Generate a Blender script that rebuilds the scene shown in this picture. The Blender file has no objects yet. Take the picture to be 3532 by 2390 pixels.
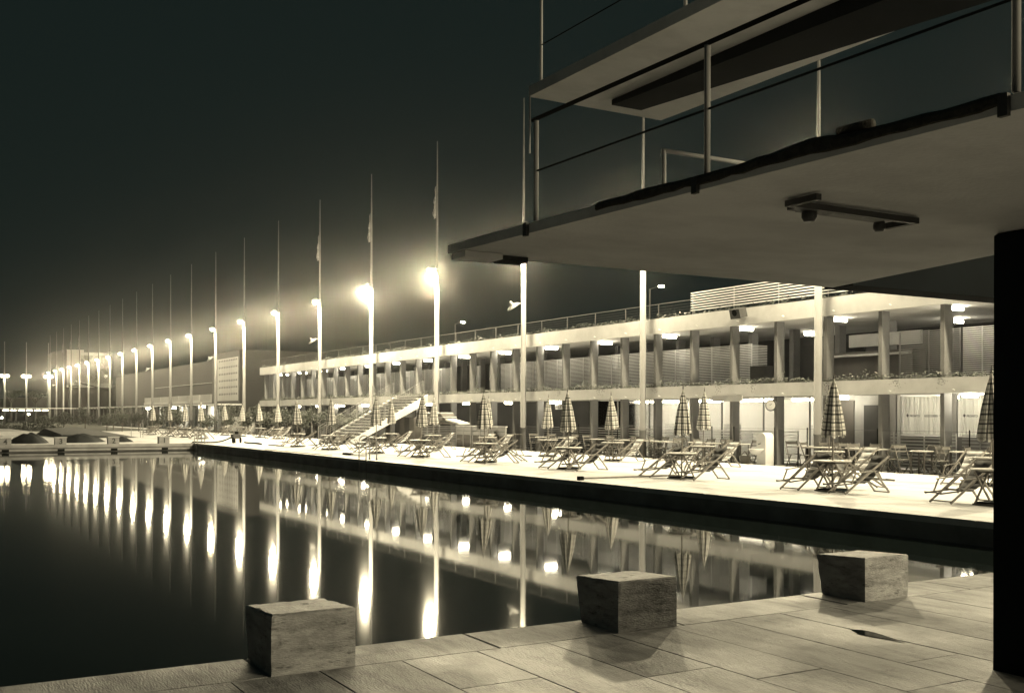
import bpy, bmesh, math, random
from mathutils import Vector, Matrix
random.seed(7)
PI = math.pi; R = math.radians
SC = bpy.context.scene; COL = SC.collection

# ---------------------------------------------------------------- camera
TH, F_PX, HOR, CAMZ, ROLL = 0.5282, 3654.5, 1430.1, 1.537, 0.0022
cam = bpy.data.cameras.new('camera'); camo = bpy.data.objects.new('camera', cam); COL.objects.link(camo)
cam.sensor_fit = 'HORIZONTAL'; cam.sensor_width = 36.0; cam.lens = 36.0*F_PX/3532
cam.shift_y = (HOR-1195)/3532; cam.clip_start = 0.05; cam.clip_end = 3000
camo.matrix_world = Matrix.Translation((0, 0, CAMZ)) @ Matrix.Rotation(-TH, 4, 'Z') @ Matrix.Rotation(PI/2, 4, 'X') @ Matrix.Rotation(ROLL, 4, 'Z')
SC.camera = camo

# ---------------------------------------------------------------- night sky, exposure
W = bpy.data.worlds.new('World'); SC.world = W; W.use_nodes = True
nt = W.node_tree; nt.nodes.clear()
wo = nt.nodes.new('ShaderNodeOutputWorld'); bg = nt.nodes.new('ShaderNodeBackground')
tc = nt.nodes.new('ShaderNodeTexCoord'); sp = nt.nodes.new('ShaderNodeSeparateXYZ')
cr = nt.nodes.new('ShaderNodeValToRGB')
cr.color_ramp.elements[0].position = 0.0; cr.color_ramp.elements[0].color = (0.012, 0.019, 0.016, 1)
cr.color_ramp.elements[1].position = 0.6; cr.color_ramp.elements[1].color = (0.0095, 0.0175, 0.0165, 1)
nt.links.new(tc.outputs['Generated'], sp.inputs[0]); nt.links.new(sp.outputs['Z'], cr.inputs[0])
nt.links.new(cr.outputs[0], bg.inputs[0]); nt.links.new(bg.outputs[0], wo.inputs[0])
bg.inputs[1].default_value = 0.72
SC.view_settings.view_transform = 'Standard'; SC.view_settings.look = 'None'
SC.view_settings.gamma = 1.0; SC.view_settings.exposure = 0.0; SC.view_settings.use_curve_mapping = False
SC.render.engine = 'CYCLES'
cy = SC.cycles
cy.use_denoising = True
try: cy.denoiser = 'OPENIMAGEDENOISE'
except Exception: pass
cy.sample_clamp_indirect = 8.0; cy.sample_clamp_direct = 0.0
cy.max_bounces = 5; cy.diffuse_bounces = 4; cy.glossy_bounces = 3; cy.transmission_bounces = 4
cy.transparent_max_bounces = 12; cy.volume_bounces = 0; cy.use_light_tree = True
cy.blur_glossy = 1.0; cy.caustics_reflective = True; cy.caustics_refractive = False
LAMP_COL = (1.0, 0.86, 0.56)
LAMP_W = 4500.0
TUBE_E = 82.0

# ---------------------------------------------------------------- materials
def mat(name, base, rough=0.7, var=0.12, scale=3.0, bump=0.0, bscale=30.0, metal=0.0, stain=0.0, stscale=0.8, stretch=(1, 1, 1), spec=0.5):
    m = bpy.data.materials.new(name); m.use_nodes = True
    t = m.node_tree; b = t.nodes['Principled BSDF']
    b.inputs['Roughness'].default_value = rough; b.inputs['Metallic'].default_value = metal
    b.inputs['Specular IOR Level'].default_value = spec
    co = t.nodes.new('ShaderNodeTexCoord'); mp = t.nodes.new('ShaderNodeMapping'); mp.inputs['Scale'].default_value = stretch
    t.links.new(co.outputs['Object'], mp.inputs[0])
    n = t.nodes.new('ShaderNodeTexNoise'); n.inputs['Scale'].default_value = scale; n.inputs['Detail'].default_value = 6
    t.links.new(mp.outputs[0], n.inputs['Vector'])
    r = t.nodes.new('ShaderNodeValToRGB'); r.color_ramp.elements[0].position = 0.3; r.color_ramp.elements[1].position = 0.7
    lo = [max(0, c*(1-var)) for c in base]; hi = [min(1, c*(1+var)) for c in base]
    r.color_ramp.elements[0].color = (*lo, 1); r.color_ramp.elements[1].color = (*hi, 1)
    t.links.new(n.outputs['Fac'], r.inputs[0]); last = r.outputs[0]
    if stain > 0:
        n2 = t.nodes.new('ShaderNodeTexNoise'); n2.inputs['Scale'].default_value = stscale; n2.inputs['Detail'].default_value = 9; n2.inputs['Roughness'].default_value = 0.65
        t.links.new(mp.outputs[0], n2.inputs['Vector'])
        r2 = t.nodes.new('ShaderNodeValToRGB'); r2.color_ramp.elements[0].position = 0.38; r2.color_ramp.elements[1].position = 0.56
        r2.color_ramp.elements[0].color = (1-stain, 1-stain, 1-stain, 1); r2.color_ramp.elements[1].color = (1, 1, 1, 1)
        t.links.new(n2.outputs['Fac'], r2.inputs[0])
        mx = t.nodes.new('ShaderNodeMixRGB'); mx.blend_type = 'MULTIPLY'; mx.inputs[0].default_value = 1
        t.links.new(last, mx.inputs[1]); t.links.new(r2.outputs[0], mx.inputs[2]); last = mx.outputs[0]
    t.links.new(last, b.inputs['Base Color'])
    if bump > 0:
        n3 = t.nodes.new('ShaderNodeTexNoise'); n3.inputs['Scale'].default_value = bscale; n3.inputs['Detail'].default_value = 5
        t.links.new(mp.outputs[0], n3.inputs['Vector'])
        bp = t.nodes.new('ShaderNodeBump'); bp.inputs['Strength'].default_value = bump; bp.inputs['Distance'].default_value = 0.02
        t.links.new(n3.outputs['Fac'], bp.inputs['Height']); t.links.new(bp.outputs[0], b.inputs['Normal'])
    return m
def pits(m, scale, stretch, lo=0.56, hi=0.66, dark=0.35):
    t = m.node_tree; b = t.nodes['Principled BSDF']; src = b.inputs['Base Color'].links[0].from_socket
    co = t.nodes.new('ShaderNodeNewGeometry'); mp = t.nodes.new('ShaderNodeMapping'); mp.inputs['Scale'].default_value = stretch
    t.links.new(co.outputs['Position'], mp.inputs[0])
    n = t.nodes.new('ShaderNodeTexNoise'); n.inputs['Scale'].default_value = scale; n.inputs['Detail'].default_value = 8; n.inputs['Roughness'].default_value = 0.7
    t.links.new(mp.outputs[0], n.inputs['Vector'])
    r = t.nodes.new('ShaderNodeValToRGB'); r.color_ramp.elements[0].position = lo; r.color_ramp.elements[0].color = (1, 1, 1, 1)
    r.color_ramp.elements[1].position = hi; r.color_ramp.elements[1].color = (dark, dark, dark, 1)
    t.links.new(n.outputs['Fac'], r.inputs[0])
    mx = t.nodes.new('ShaderNodeMixRGB'); mx.blend_type = 'MULTIPLY'; mx.inputs[0].default_value = 1
    t.links.new(src, mx.inputs[1]); t.links.new(r.outputs[0], mx.inputs[2]); t.links.new(mx.outputs[0], b.inputs['Base Color'])
    return m
def g(v, w=0.0): return (v*(1+w), v, v*(1-w))
def emis(name, col, s):
    m = bpy.data.materials.new(name); m.use_nodes = True; t = m.node_tree; t.nodes.clear()
    o = t.nodes.new('ShaderNodeOutputMaterial'); e = t.nodes.new('ShaderNodeEmission')
    e.inputs[0].default_value = (*col, 1); e.inputs[1].default_value = s; t.links.new(e.outputs[0], o.inputs[0]); return m

M = {}
M['travertine'] = mat('travertine', g(0.36), 0.6, 0.16, 5, 0.5, 45, stain=0.42, stscale=3.0, stretch=(1, 1, 3.2))
pits(M['travertine'], 9, (1, 1, 4)); pits(M['travertine'], 2.2, (1, 1, 2.5), 0.5, 0.7, 0.55)
def paver_mat():
    m = mat('paver_stone', g(0.35), 0.5, 0.2, 3.5, 0.35, 40, stain=0.5, stscale=2.6, stretch=(2.2, 0.55, 1))
    t = m.node_tree; b = t.nodes['Principled BSDF']
    oi = t.nodes.new('ShaderNodeObjectInfo'); mr = t.nodes.new('ShaderNodeMapRange'); mr.inputs[3].default_value = 0.9; mr.inputs[4].default_value = 1.05
    t.links.new(oi.outputs['Random'], mr.inputs[0])
    src = b.inputs['Base Color'].links[0].from_socket
    mx = t.nodes.new('ShaderNodeMixRGB'); mx.blend_type = 'MULTIPLY'; mx.inputs[0].default_value = 1
    t.links.new(src, mx.inputs[1]); t.links.new(mr.outputs[0], mx.inputs[2]); t.links.new(mx.outputs[0], b.inputs['Base Color'])
    # wet patches: darker and shinier
    co = t.nodes.new('ShaderNodeNewGeometry'); n = t.nodes.new('ShaderNodeTexNoise'); n.inputs['Scale'].default_value = 0.7; n.inputs['Detail'].default_value = 4
    t.links.new(co.outputs['Position'], n.inputs['Vector'])
    rr = t.nodes.new('ShaderNodeMapRange'); rr.inputs[1].default_value = 0.42; rr.inputs[2].default_value = 0.6; rr.inputs[3].default_value = 0.48; rr.inputs[4].default_value = 0.7
    t.links.new(n.outputs['Fac'], rr.inputs[0]); t.links.new(rr.outputs[0], b.inputs['Roughness'])
    return m
M['paver'] = pits(pits(paver_mat(), 10, (1, 3, 1), 0.6, 0.68, 0.4), 1.6, (1, 2.2, 1), 0.52, 0.68, 0.6)
M['joint'] = mat('dark_joint', g(0.12), 0.9)
M['deck'] = mat('smooth_pale_deck', g(0.70), 0.75, 0.07, 0.7, 0.1, 20, stain=0.22, stscale=0.6, stretch=(2, 0.4, 1))
M['coping'] = mat('pale_coping', g(0.60), 0.6, 0.08, 2, 0.1, 20, stain=0.14, stscale=1.5)
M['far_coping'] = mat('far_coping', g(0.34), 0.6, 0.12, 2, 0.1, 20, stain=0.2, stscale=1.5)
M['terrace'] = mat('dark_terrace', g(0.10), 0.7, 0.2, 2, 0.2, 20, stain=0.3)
M['pool_tile'] = mat('dark_pool_wall', g(0.30), 0.75, 0.35, 1.2, 0.1, 20, spec=0.15)
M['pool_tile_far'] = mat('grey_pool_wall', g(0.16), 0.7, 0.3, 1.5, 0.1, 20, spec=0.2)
M['black'] = mat('black_paint', (0.010, 0.011, 0.010), 0.95, spec=0.0)
M['white_pole'] = mat('white_pole_paint', g(0.14), 0.85, 0.06, 1.5, stain=0.08, stscale=1)
M['upper_pole'] = mat('shaded_pole_tip', g(0.07), 0.5, 0.2, 2)  # shade above the lamps put into colour; also street lamp poles
M['stucco'] = mat('pale_stucco', g(0.52), 0.85, 0.06, 1.2, 0.15, 25, stain=0.14, stscale=0.8)
M['stucco_dim'] = mat('grey_stucco', g(0.38), 0.85, 0.08, 1.2, 0.15, 25, stain=0.2, stscale=0.8)
M['ceiling'] = mat('ceiling_plaster', g(0.55), 0.8, 0.05, 1)
M['column'] = mat('column_stone', g(0.17), 0.7, 0.12, 2, 0.1, 25, stain=0.15)
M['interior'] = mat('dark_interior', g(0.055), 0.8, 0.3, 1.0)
M['interior2'] = mat('brown_door_panel', g(0.10, 0.06), 0.7, 0.2, 1.5)
M['white_wall'] = mat('white_wall', g(0.72), 0.8, 0.04, 1)
M['floor_in'] = mat('inner_floor', g(0.22), 0.5, 0.1, 1)
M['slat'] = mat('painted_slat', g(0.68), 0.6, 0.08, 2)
M['slat_dark'] = mat('shadowed_slat', g(0.32), 0.6, 0.08, 2)  # darker slat copy with shade put into colour; also plain dark boards
M['wood'] = mat('beech_wood', (0.18, 0.17, 0.155), 0.7, 0.18, 8, stretch=(1, 1, 1))
M['wood_mid'] = mat('stained_wood', (0.13, 0.125, 0.115), 0.6, 0.18, 8)
M['wood_dark'] = mat('dark_wood', (0.06, 0.056, 0.05), 0.5, 0.2, 8)
M['wood_top'] = mat('table_top_wood', (0.36, 0.35, 0.33), 0.5, 0.1, 5)
M['canvas_dark'] = mat('dark_canvas', g(0.07), 0.9, 0.15, 10)
M['canvas_light'] = mat('light_canvas', g(0.50), 0.9, 0.12, 10)
M['flag_cloth'] = mat('flag_cloth', g(0.10), 0.9, 0.3, 6)
M['metal'] = mat('galvanised_metal', g(0.26), 0.75, 0.15, 4, metal=0.0)
M['metal_dark'] = mat('dark_metal', g(0.05), 0.5, 0.2, 4)
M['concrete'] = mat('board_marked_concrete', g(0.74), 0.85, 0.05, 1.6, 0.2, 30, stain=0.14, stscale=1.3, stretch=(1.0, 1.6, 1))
M['concrete_dark_shade'] = mat('dark_shaded_concrete', (0.007, 0.010, 0.012), 0.9, 0.2, 2, spec=0.1)  # shade on tower pillars and beams painted near-black; also table bases
M['mat_dark'] = mat('coir_mat', (0.045, 0.043, 0.036), 0.95, 0.4, 20, 0.8, 60)
M['leaf'] = mat('leaf_green', (0.06, 0.066, 0.054), 0.6, 0.35, 2.5)
M['leaf_dark'] = mat('leaf_dark', (0.026, 0.030, 0.024), 0.6, 0.35, 2.5)
M['leaf_pale'] = mat('leaf_pale', (0.15, 0.155, 0.13), 0.6, 0.3, 2.5)
M['bark'] = mat('bark', g(0.12, 0.1), 0.9, 0.3, 6, 0.4, 20)
M['tarp'] = mat('black_tarpaulin', (0.010, 0.012, 0.013), 0.7, 0.4, 4, 0.3, 8, spec=0.2)
M['far_dark'] = mat('far_dark_wall', g(0.028, 0.04), 0.85, 0.2, 0.2)
M['far_grey'] = mat('far_grey_wall', g(0.055), 0.85, 0.12, 0.2)
M['far_pale'] = mat('far_pale_wall', g(0.38), 0.85, 0.06, 0.2)
M['ground'] = mat('dark_ground', (0.035, 0.038, 0.028), 0.95, 0.4, 0.15)
M['hill'] = mat('dark_hill', (0.05, 0.045, 0.035), 0.95, 0.3, 0.05)
M['sign_white'] = mat('sign_white', g(0.75), 0.6, 0.02)
M['ink'] = mat('sign_ink', g(0.03), 0.6, 0.02)
M['tread'] = mat('stair_tread', g(0.46), 0.7, 0.08, 2, stain=0.12)
M['bulb'] = emis('lamp_bulb', (1.0, 0.88, 0.62), 22.0)
M['bulb_far'] = emis('far_lamp_bulb', (1.0, 0.88, 0.62), 9.0)
M['tube'] = emis('fluorescent_tube', (1.0, 0.90, 0.66), TUBE_E)
M['tube_room'] = emis('room_tube', (1.0, 0.90, 0.66), 85.0)

def water_mat():
    m = bpy.data.materials.new('pool_water'); m.use_nodes = True; t = m.node_tree; b = t.nodes['Principled BSDF']
    b.inputs['Base Color'].default_value = (0.009, 0.013, 0.012, 1); b.inputs['Roughness'].default_value = 0.036
    b.inputs['IOR'].default_value = 1.33; b.inputs['Specular IOR Level'].default_value = 0.4
    geo = t.nodes.new('ShaderNodeNewGeometry')
    n = t.nodes.new('ShaderNodeTexNoise'); n.inputs['Scale'].default_value = 3.0; n.inputs['Detail'].default_value = 3
    t.links.new(geo.outputs['Position'], n.inputs['Vector'])
    bp = t.nodes.new('ShaderNodeBump'); bp.inputs['Strength'].default_value = 0.03; bp.inputs['Distance'].default_value = 0.004
    t.links.new(n.outputs['Fac'], bp.inputs['Height']); t.links.new(bp.outputs[0], b.inputs['Normal'])
    return m
M['water'] = water_mat()
def glass_mat():
    m = bpy.data.materials.new('window_glass'); m.use_nodes = True; t = m.node_tree; t.nodes.clear()
    o = t.nodes.new('ShaderNodeOutputMaterial'); mx = t.nodes.new('ShaderNodeMixShader'); tr = t.nodes.new('ShaderNodeBsdfTransparent'); gl = t.nodes.new('ShaderNodeBsdfGlossy')
    gl.inputs['Roughness'].default_value = 0.03; fr = t.nodes.new('ShaderNodeFresnel'); fr.inputs[0].default_value = 1.25
    tr.inputs[0].default_value = (0.93, 0.93, 0.92, 1)
    t.links.new(fr.outputs[0], mx.inputs[0]); t.links.new(tr.outputs[0], mx.inputs[1]); t.links.new(gl.outputs[0], mx.inputs[2]); t.links.new(mx.outputs[0], o.inputs[0])
    return m
M['glass'] = glass_mat()
def curtain_mat():
    m = mat('pleated_curtain', g(0.66), 0.9, 0.12, 14, stretch=(1, 1, 0.03)); t = m.node_tree
    b = t.nodes['Principled BSDF']; o = [n for n in t.nodes if n.type == 'OUTPUT_MATERIAL'][0]
    tl = t.nodes.new('ShaderNodeBsdfTranslucent'); tl.inputs[0].default_value = (0.7, 0.7, 0.68, 1)
    mx = t.nodes.new('ShaderNodeMixShader'); mx.inputs[0].default_value = 0.5
    t.links.new(b.outputs[0], mx.inputs[1]); t.links.new(tl.outputs[0], mx.inputs[2]); t.links.new(mx.outputs[0], o.inputs[0]); return m
M['curtain'] = curtain_mat()
def plaid_mat():
    m = bpy.data.materials.new('plaid_canvas'); m.use_nodes = True; t = m.node_tree; b = t.nodes['Principled BSDF']; b.inputs['Roughness'].default_value = 0.9
    uv = t.nodes.new('ShaderNodeUVMap'); sp = t.nodes.new('ShaderNodeSeparateXYZ'); t.links.new(uv.outputs[0], sp.inputs[0])
    def band(sock, freq, width, dark, w2=0.0):
        mu = t.nodes.new('ShaderNodeMath'); mu.operation = 'MULTIPLY'; mu.inputs[1].default_value = freq; t.links.new(sock, mu.inputs[0])
        f = t.nodes.new('ShaderNodeMath'); f.operation = 'FRACT'; t.links.new(mu.outputs[0], f.inputs[0])
        r = t.nodes.new('ShaderNodeValToRGB'); r.color_ramp.interpolation = 'CONSTANT'; e = r.color_ramp.elements
        e[0].position = 0; e[0].color = (dark, dark, dark, 1); e[1].position = width; e[1].color = (1, 1, 1, 1)
        e2 = r.color_ramp.elements.new(0.55); e2.color = (0.62, 0.62, 0.62, 1); e3 = r.color_ramp.elements.new(0.78); e3.color = (1, 1, 1, 1)
        t.links.new(f.outputs[0], r.inputs[0]); return r.outputs[0]
    a = band(sp.outputs['X'], 12, 0.24, 0.14); c = band(sp.outputs['Y'], 7.0, 0.20, 0.14)
    mx = t.nodes.new('ShaderNodeMixRGB'); mx.blend_type = 'MULTIPLY'; mx.inputs[0].default_value = 1; t.links.new(a, mx.inputs[1]); t.links.new(c, mx.inputs[2])
    m2 = t.nodes.new('ShaderNodeMixRGB'); m2.blend_type = 'MULTIPLY'; m2.inputs[0].default_value = 1; m2.inputs[1].default_value = (0.62, 0.61, 0.58, 1); t.links.new(mx.outputs[0], m2.inputs[2])
    t.links.new(m2.outputs[0], b.inputs['Base Color']); return m
M['plaid'] = plaid_mat()
def mural_mat():
    m = bpy.data.materials.new('abstract_wall_relief'); m.use_nodes = True; t = m.node_tree; b = t.nodes['Principled BSDF']; b.inputs['Roughness'].default_value = 0.9
    co = t.nodes.new('ShaderNodeTexCoord'); n = t.nodes.new('ShaderNodeTexNoise'); n.inputs['Scale'].default_value = 0.42; n.inputs['Detail'].default_value = 2.5; n.inputs['Distortion'].default_value = 2.2
    t.links.new(co.outputs['Object'], n.inputs['Vector'])
    r = t.nodes.new('ShaderNodeValToRGB'); e = r.color_ramp.elements; e[0].position = 0.36; e[0].color = (0.14, 0.14, 0.13, 1); e[1].position = 0.66; e[1].color = (0.36, 0.36, 0.34, 1)
    x = e.new(0.46); x.color = (0.24, 0.24, 0.22, 1); x = e.new(0.485); x.color = (0.40, 0.40, 0.38, 1); x = e.new(0.51); x.color = (0.25, 0.25, 0.24, 1)
    t.links.new(n.outputs['Fac'], r.inputs[0]); t.links.new(r.outputs[0], b.inputs['Base Color']); return m
M['mural'] = mural_mat()

# ---------------------------------------------------------------- mesh builder
class MB:
    def __init__(s): s.v = []; s.f = []; s.uv = None
    def box(s, x0, x1, y0, y1, z0, z1):
        b = len(s.v)
        s.v += [(x0, y0, z0), (x1, y0, z0), (x1, y1, z0), (x0, y1, z0), (x0, y0, z1), (x1, y0, z1), (x1, y1, z1), (x0, y1, z1)]
        s.f += [(b, b+3, b+2, b+1), (b+4, b+5, b+6, b+7), (b, b+1, b+5, b+4), (b+1, b+2, b+6, b+5), (b+2, b+3, b+7, b+6), (b+3, b, b+4, b+7)]
        return s
    def cbox(s, x0, x1, y0, y1, z0, z1, c=0.008):           # box whose top and upright edges are chamfered
        b = len(s.v)
        def ring(z, k): return [(x0+k+c*0, y0+k, z), (x1-k, y0+k, z), (x1-k, y1-k, z), (x0+k, y1-k, z)]
        s.v += ring(z0, 0) + ring(z1-c, 0) + ring(z1, c)
        s.f += [(b+3, b+2, b+1, b)]
        for l in (0, 4):
            for i in range(4): j = (i+1) % 4; s.f.append((b+l+i, b+l+j, b+l+4+j, b+l+4+i))
        s.f.append((b+8, b+9, b+10, b+11)); return s
    def hexa(s, p):
        b = len(s.v); s.v += [tuple(q) for q in p]
        s.f += [(b, b+3, b+2, b+1), (b+4, b+5, b+6, b+7), (b, b+1, b+5, b+4), (b+1, b+2, b+6, b+5), (b+2, b+3, b+7, b+6), (b+3, b, b+4, b+7)]; return s
    def quad(s, *p):
        b = len(s.v); s.v += [tuple(q) for q in p]; s.f.append(tuple(range(b, b+len(p)))); return s
    def bar(s, p, q, w, h, up=(0, 0, 1)):
        p = Vector(p); q = Vector(q); d = (q-p).normalized(); u = Vector(up)
        if abs(d.dot(u)) > 0.98: u = Vector((1, 0, 0))
        a = d.cross(u).normalized()*w/2; c = a.cross(d).normalized()*h/2
        return s.hexa([p-a-c, p+a-c, q+a-c, q-a-c, p-a+c, p+a+c, q+a+c, q-a+c])
    def tube(s, p, q, r, n=8, r2=None, cap=True):
        p = Vector(p); q = Vector(q); d = (q-p).normalized(); u = Vector((0, 0, 1)) if abs(d.z) < 0.95 else Vector((1, 0, 0))
        a = d.cross(u).normalized(); c = a.cross(d); b = len(s.v); r2 = r if r2 is None else r2
        for (o, rr) in ((p, r), (q, r2)):
            for i in range(n):
                t = 2*PI*i/n; s.v.append(tuple(o + (a*math.cos(t)+c*math.sin(t))*rr))
        for i in range(n): j = (i+1) % n; s.f.append((b+i, b+n+i, b+n+j, b+j))
        if cap: s.f.append(tuple(b+i for i in range(n))); s.f.append(tuple(b+2*n-1-i for i in range(n)))
        return s
    def path(s, pts, r, n=7):
        for i in range(len(pts)-1): s.tube(pts[i], pts[i+1], r, n)
        return s
    def lathe(s, prof, n=16, ctr=(0, 0)):
        b = len(s.v)
        for (r, z) in prof:
            for i in range(n): t = 2*PI*i/n; s.v.append((ctr[0]+r*math.cos(t), ctr[1]+r*math.sin(t), z))
        for k in range(len(prof)-1):
            for i in range(n): j = (i+1) % n; s.f.append((b+k*n+i, b+k*n+j, b+(k+1)*n+j, b+(k+1)*n+i))
        s.f.append(tuple(b+n-1-i for i in range(n))); s.f.append(tuple(b+(len(prof)-1)*n+i for i in range(n))); return s
    def mesh(s, name, m, smooth=False):
        me = bpy.data.meshes.new(name); me.from_pydata(s.v, [], s.f); me.materials.append(M[m] if isinstance(m, str) else m)
        if smooth: me.polygons.foreach_set('use_smooth', [True]*len(me.polygons))
        me.update(); return me
    def build(s, name, m, parent=None, loc=(0, 0, 0), rz=0, smooth=False):
        return put(name, s.mesh(name, m, smooth), parent, loc, rz)
def put(name, me, parent=None, loc=(0, 0, 0), rz=0):
    o = bpy.data.objects.new(name, me); COL.objects.link(o); o.location = loc; o.rotation_euler = (0, 0, rz)
    if parent: o.parent = parent
    return o
def tag(o, label, cat, group=None):
    o['label'] = label; o['category'] = cat
    if group: o['group'] = group
    return o
def thing(name, label, cat, loc=(0, 0, 0), rz=0, group=None):
    o = put(name, None, None, loc, rz); return tag(o, label, cat, group)
def struct(o, kind='structure'): o['kind'] = kind; return o
def dup(root, loc, rz, label, group=None, name=None):
    r = root.copy(); COL.objects.link(r); r.location = loc; r.rotation_euler = (0, 0, rz); r['label'] = label
    if group: r['group'] = group
    for ch in list(root.children):
        c = ch.copy(); COL.objects.link(c); c.parent = r
        for gch in ch.children: d = gch.copy(); COL.objects.link(d); d.parent = c
    return r
ORD = ['first', 'second', 'third', 'fourth', 'fifth', 'sixth', 'seventh', 'eighth', 'ninth', 'tenth', 'eleventh', 'twelfth', 'thirteenth', 'fourteenth', 'fifteenth', 'sixteenth', 'seventeenth', 'eighteenth', 'nineteenth', 'twentieth', 'twenty-first', 'twenty-second', 'twenty-third', 'twenty-fourth', 'twenty-fifth', 'twenty-sixth', 'twenty-seventh', 'twenty-eighth']

def leaves(n, cx, cy, cz, rx, ry, rz, size, mb=None, clumps=9, rnd=random):
    mb = mb or MB()
    cl = []
    for _ in range(clumps):
        while True:
            p = [rnd.uniform(-1, 1) for _ in range(3)]
            if sum(q*q for q in p) <= 1: break
        cl.append((cx+p[0]*rx*0.75, cy+p[1]*ry*0.75, cz+p[2]*rz*0.75, rnd.uniform(0.25, 0.5)))
    for _ in range(n):
        c = rnd.choice(cl); k = c[3]
        d = Vector((rnd.gauss(0, 1), rnd.gauss(0, 1), rnd.gauss(0, 1))).normalized()*rnd.uniform(0.4, 1.0)
        p = Vector((c[0]+d.x*rx*k, c[1]+d.y*ry*k, c[2]+d.z*rz*k))
        a = Vector((rnd.gauss(0, 1), rnd.gauss(0, 1), rnd.gauss(0, 1))).normalized(); b2 = a.orthogonal().normalized()
        s1 = size*rnd.uniform(0.5, 1.3); s2 = s1*rnd.uniform(0.35, 0.7)
        mb.quad(p-a*s1, p+b2*s2, p+a*s1, p-b2*s2)
    return mb

def text(body, size, m, parent, loc, rot, name='lettering', offset=0.002, extrude=0.001, align='LEFT', spacing=1.0):
    cu = bpy.data.curves.new(name, 'FONT'); cu.body = body; cu.size = size; cu.extrude = extrude; cu.offset = offset; cu.align_x = align; cu.space_character = spacing
    tmp = bpy.data.objects.new('tmp', cu); COL.objects.link(tmp); bpy.context.view_layer.update()
    me = bpy.data.meshes.new_from_object(tmp.evaluated_get(bpy.context.evaluated_depsgraph_get())); bpy.data.objects.remove(tmp)
    me.materials.clear(); me.materials.append(M[m]); o = put(name, me, parent); o.location = loc; o.rotation_euler = rot; return o
# ---------------------------------------------------------------- ground, pool, decks
PX0, PX1, PY0, PY1 = -16.0, 13.72, 6.61, 56.76; WZ = -0.365
gm = MB()
for (a, b, c, d) in ((-320, 320, -320, -12), (-320, -22, -12, 140), (31.5, 320, -12, 140), (-320, 320, 140, 320)):
    gm.quad((a, c, -0.12), (b, c, -0.12), (b, d, -0.12), (a, d, -0.12))
struct(gm.build('ground', 'ground'))
wm = MB(); wm.quad((PX0, PY0, WZ), (PX1, PY0, WZ), (PX1, PY1, WZ), (PX0, PY1, WZ)); struct(wm.build('pool_water', 'water'))
# pool walls (setting)
pw = MB(); pw.box(PX1, PX1+0.12, PY0-0.1, PY1, -2.0, -0.10); struct(pw.build('pool_wall_side', 'pool_tile'))
pw = MB(); pw.box(PX0, PX1, PY0-0.15, PY0, -2.0, -0.10); struct(pw.build('pool_wall_near', 'pool_tile'))
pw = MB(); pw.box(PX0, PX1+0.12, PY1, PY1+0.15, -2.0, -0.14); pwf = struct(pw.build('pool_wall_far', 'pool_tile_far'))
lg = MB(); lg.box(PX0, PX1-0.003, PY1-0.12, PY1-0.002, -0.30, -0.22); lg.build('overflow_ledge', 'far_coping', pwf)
for k in range(5):
    x = 12.17-2.5*k
    t = MB().box(x-0.16, x+0.16, PY1-0.135, PY1-0.122, -0.33, -0.205); t.build('lane_target', 'black', pwf)
pb = MB(); pb.quad((PX0, PY0, -1.9), (PX1, PY0, -1.9), (PX1, PY1, -1.9), (PX0, PY1, -1.9)); struct(pb.build('pool_floor', 'pool_tile'))

# near deck: joint bed + separate pavers
nd = MB().box(-22, 31.5, -12, PY0-0.16, -0.30, -0.035)
near = struct(nd.build('near_deck', 'joint'))
PW = 0.535; PH = 0.035
def paver(x0, x1, y0, y1, parent=near, m='paver', z=0.0, th=0.034, name='paver', c=0.003, gap=0.0025):
    w = (x1-x0)/2-gap; h = (y1-y0)/2-gap
    mb = MB().cbox(-w, w, -h, h, -th, 0, c)
    return mb.build(name, m, parent, ((x0+x1)/2, (y0+y1)/2, z+random.uniform(-0.0015, 0.0015)))
rp = random.Random(3)
for i in range(-9, 14):
    x0 = 3.28+PW*(i-4) + 0.0
    y = 6.07
    first = rp.uniform(0.4, 2.2)
    while y > 0.8:
        ln = first if y == 6.07 else rp.uniform(1.7, 2.6)
        paver(x0, x0+PW, y-ln, y); y -= ln
# plain remainder of the near deck outside the frame
ex = MB(); ex.quad((-22, -12, -0.004), (3.28+PW*-13, -12, -0.004), (3.28+PW*-13, PY0-0.17, -0.004), (-22, PY0-0.17, -0.004))
ex.quad((3.28+PW*10, -12, -0.004), (31.5, -12, -0.004), (31.5, 6.07, -0.004), (3.28+PW*10, 6.07, -0.004))
ex.quad((3.28-PW*13, -12, -0.004), (3.28+PW*10, -12, -0.004), (3.28+PW*10, 0.78, -0.004), (3.28-PW*13, 0.78, -0.004))
ex.build('plain_paving', 'paver', near)
x = -6.2
while x < 13.0:
    ln = rp.choice((1.55, 1.62, 1.7)); x1 = min(x+ln, PX1)
    mb = MB().cbox(-(x1-x)/2+0.003, (x1-x)/2-0.003, -0.266, 0.27, -0.11, 0, 0.010)
    mb.build('coping_stone', 'paver', near, ((x+x1)/2, 6.34, rp.uniform(-0.001, 0.001))); x = x1
# puddle
pd = MB(); n = 28; pts = []
for i in range(n):
    a = 2*PI*i/n; rr = 1+0.25*math.sin(2*a+1)+0.12*math.sin(5*a)
    pts.append((5.93+0.045*rr*math.cos(a)+0.02*math.sin(a*2), 5.10+0.26*rr*math.sin(a), 0.004))
b = len(pd.v); pd.v += pts; pd.f.append(tuple(range(n)))
pud = struct(pd.build('puddle', 'water'))
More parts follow.
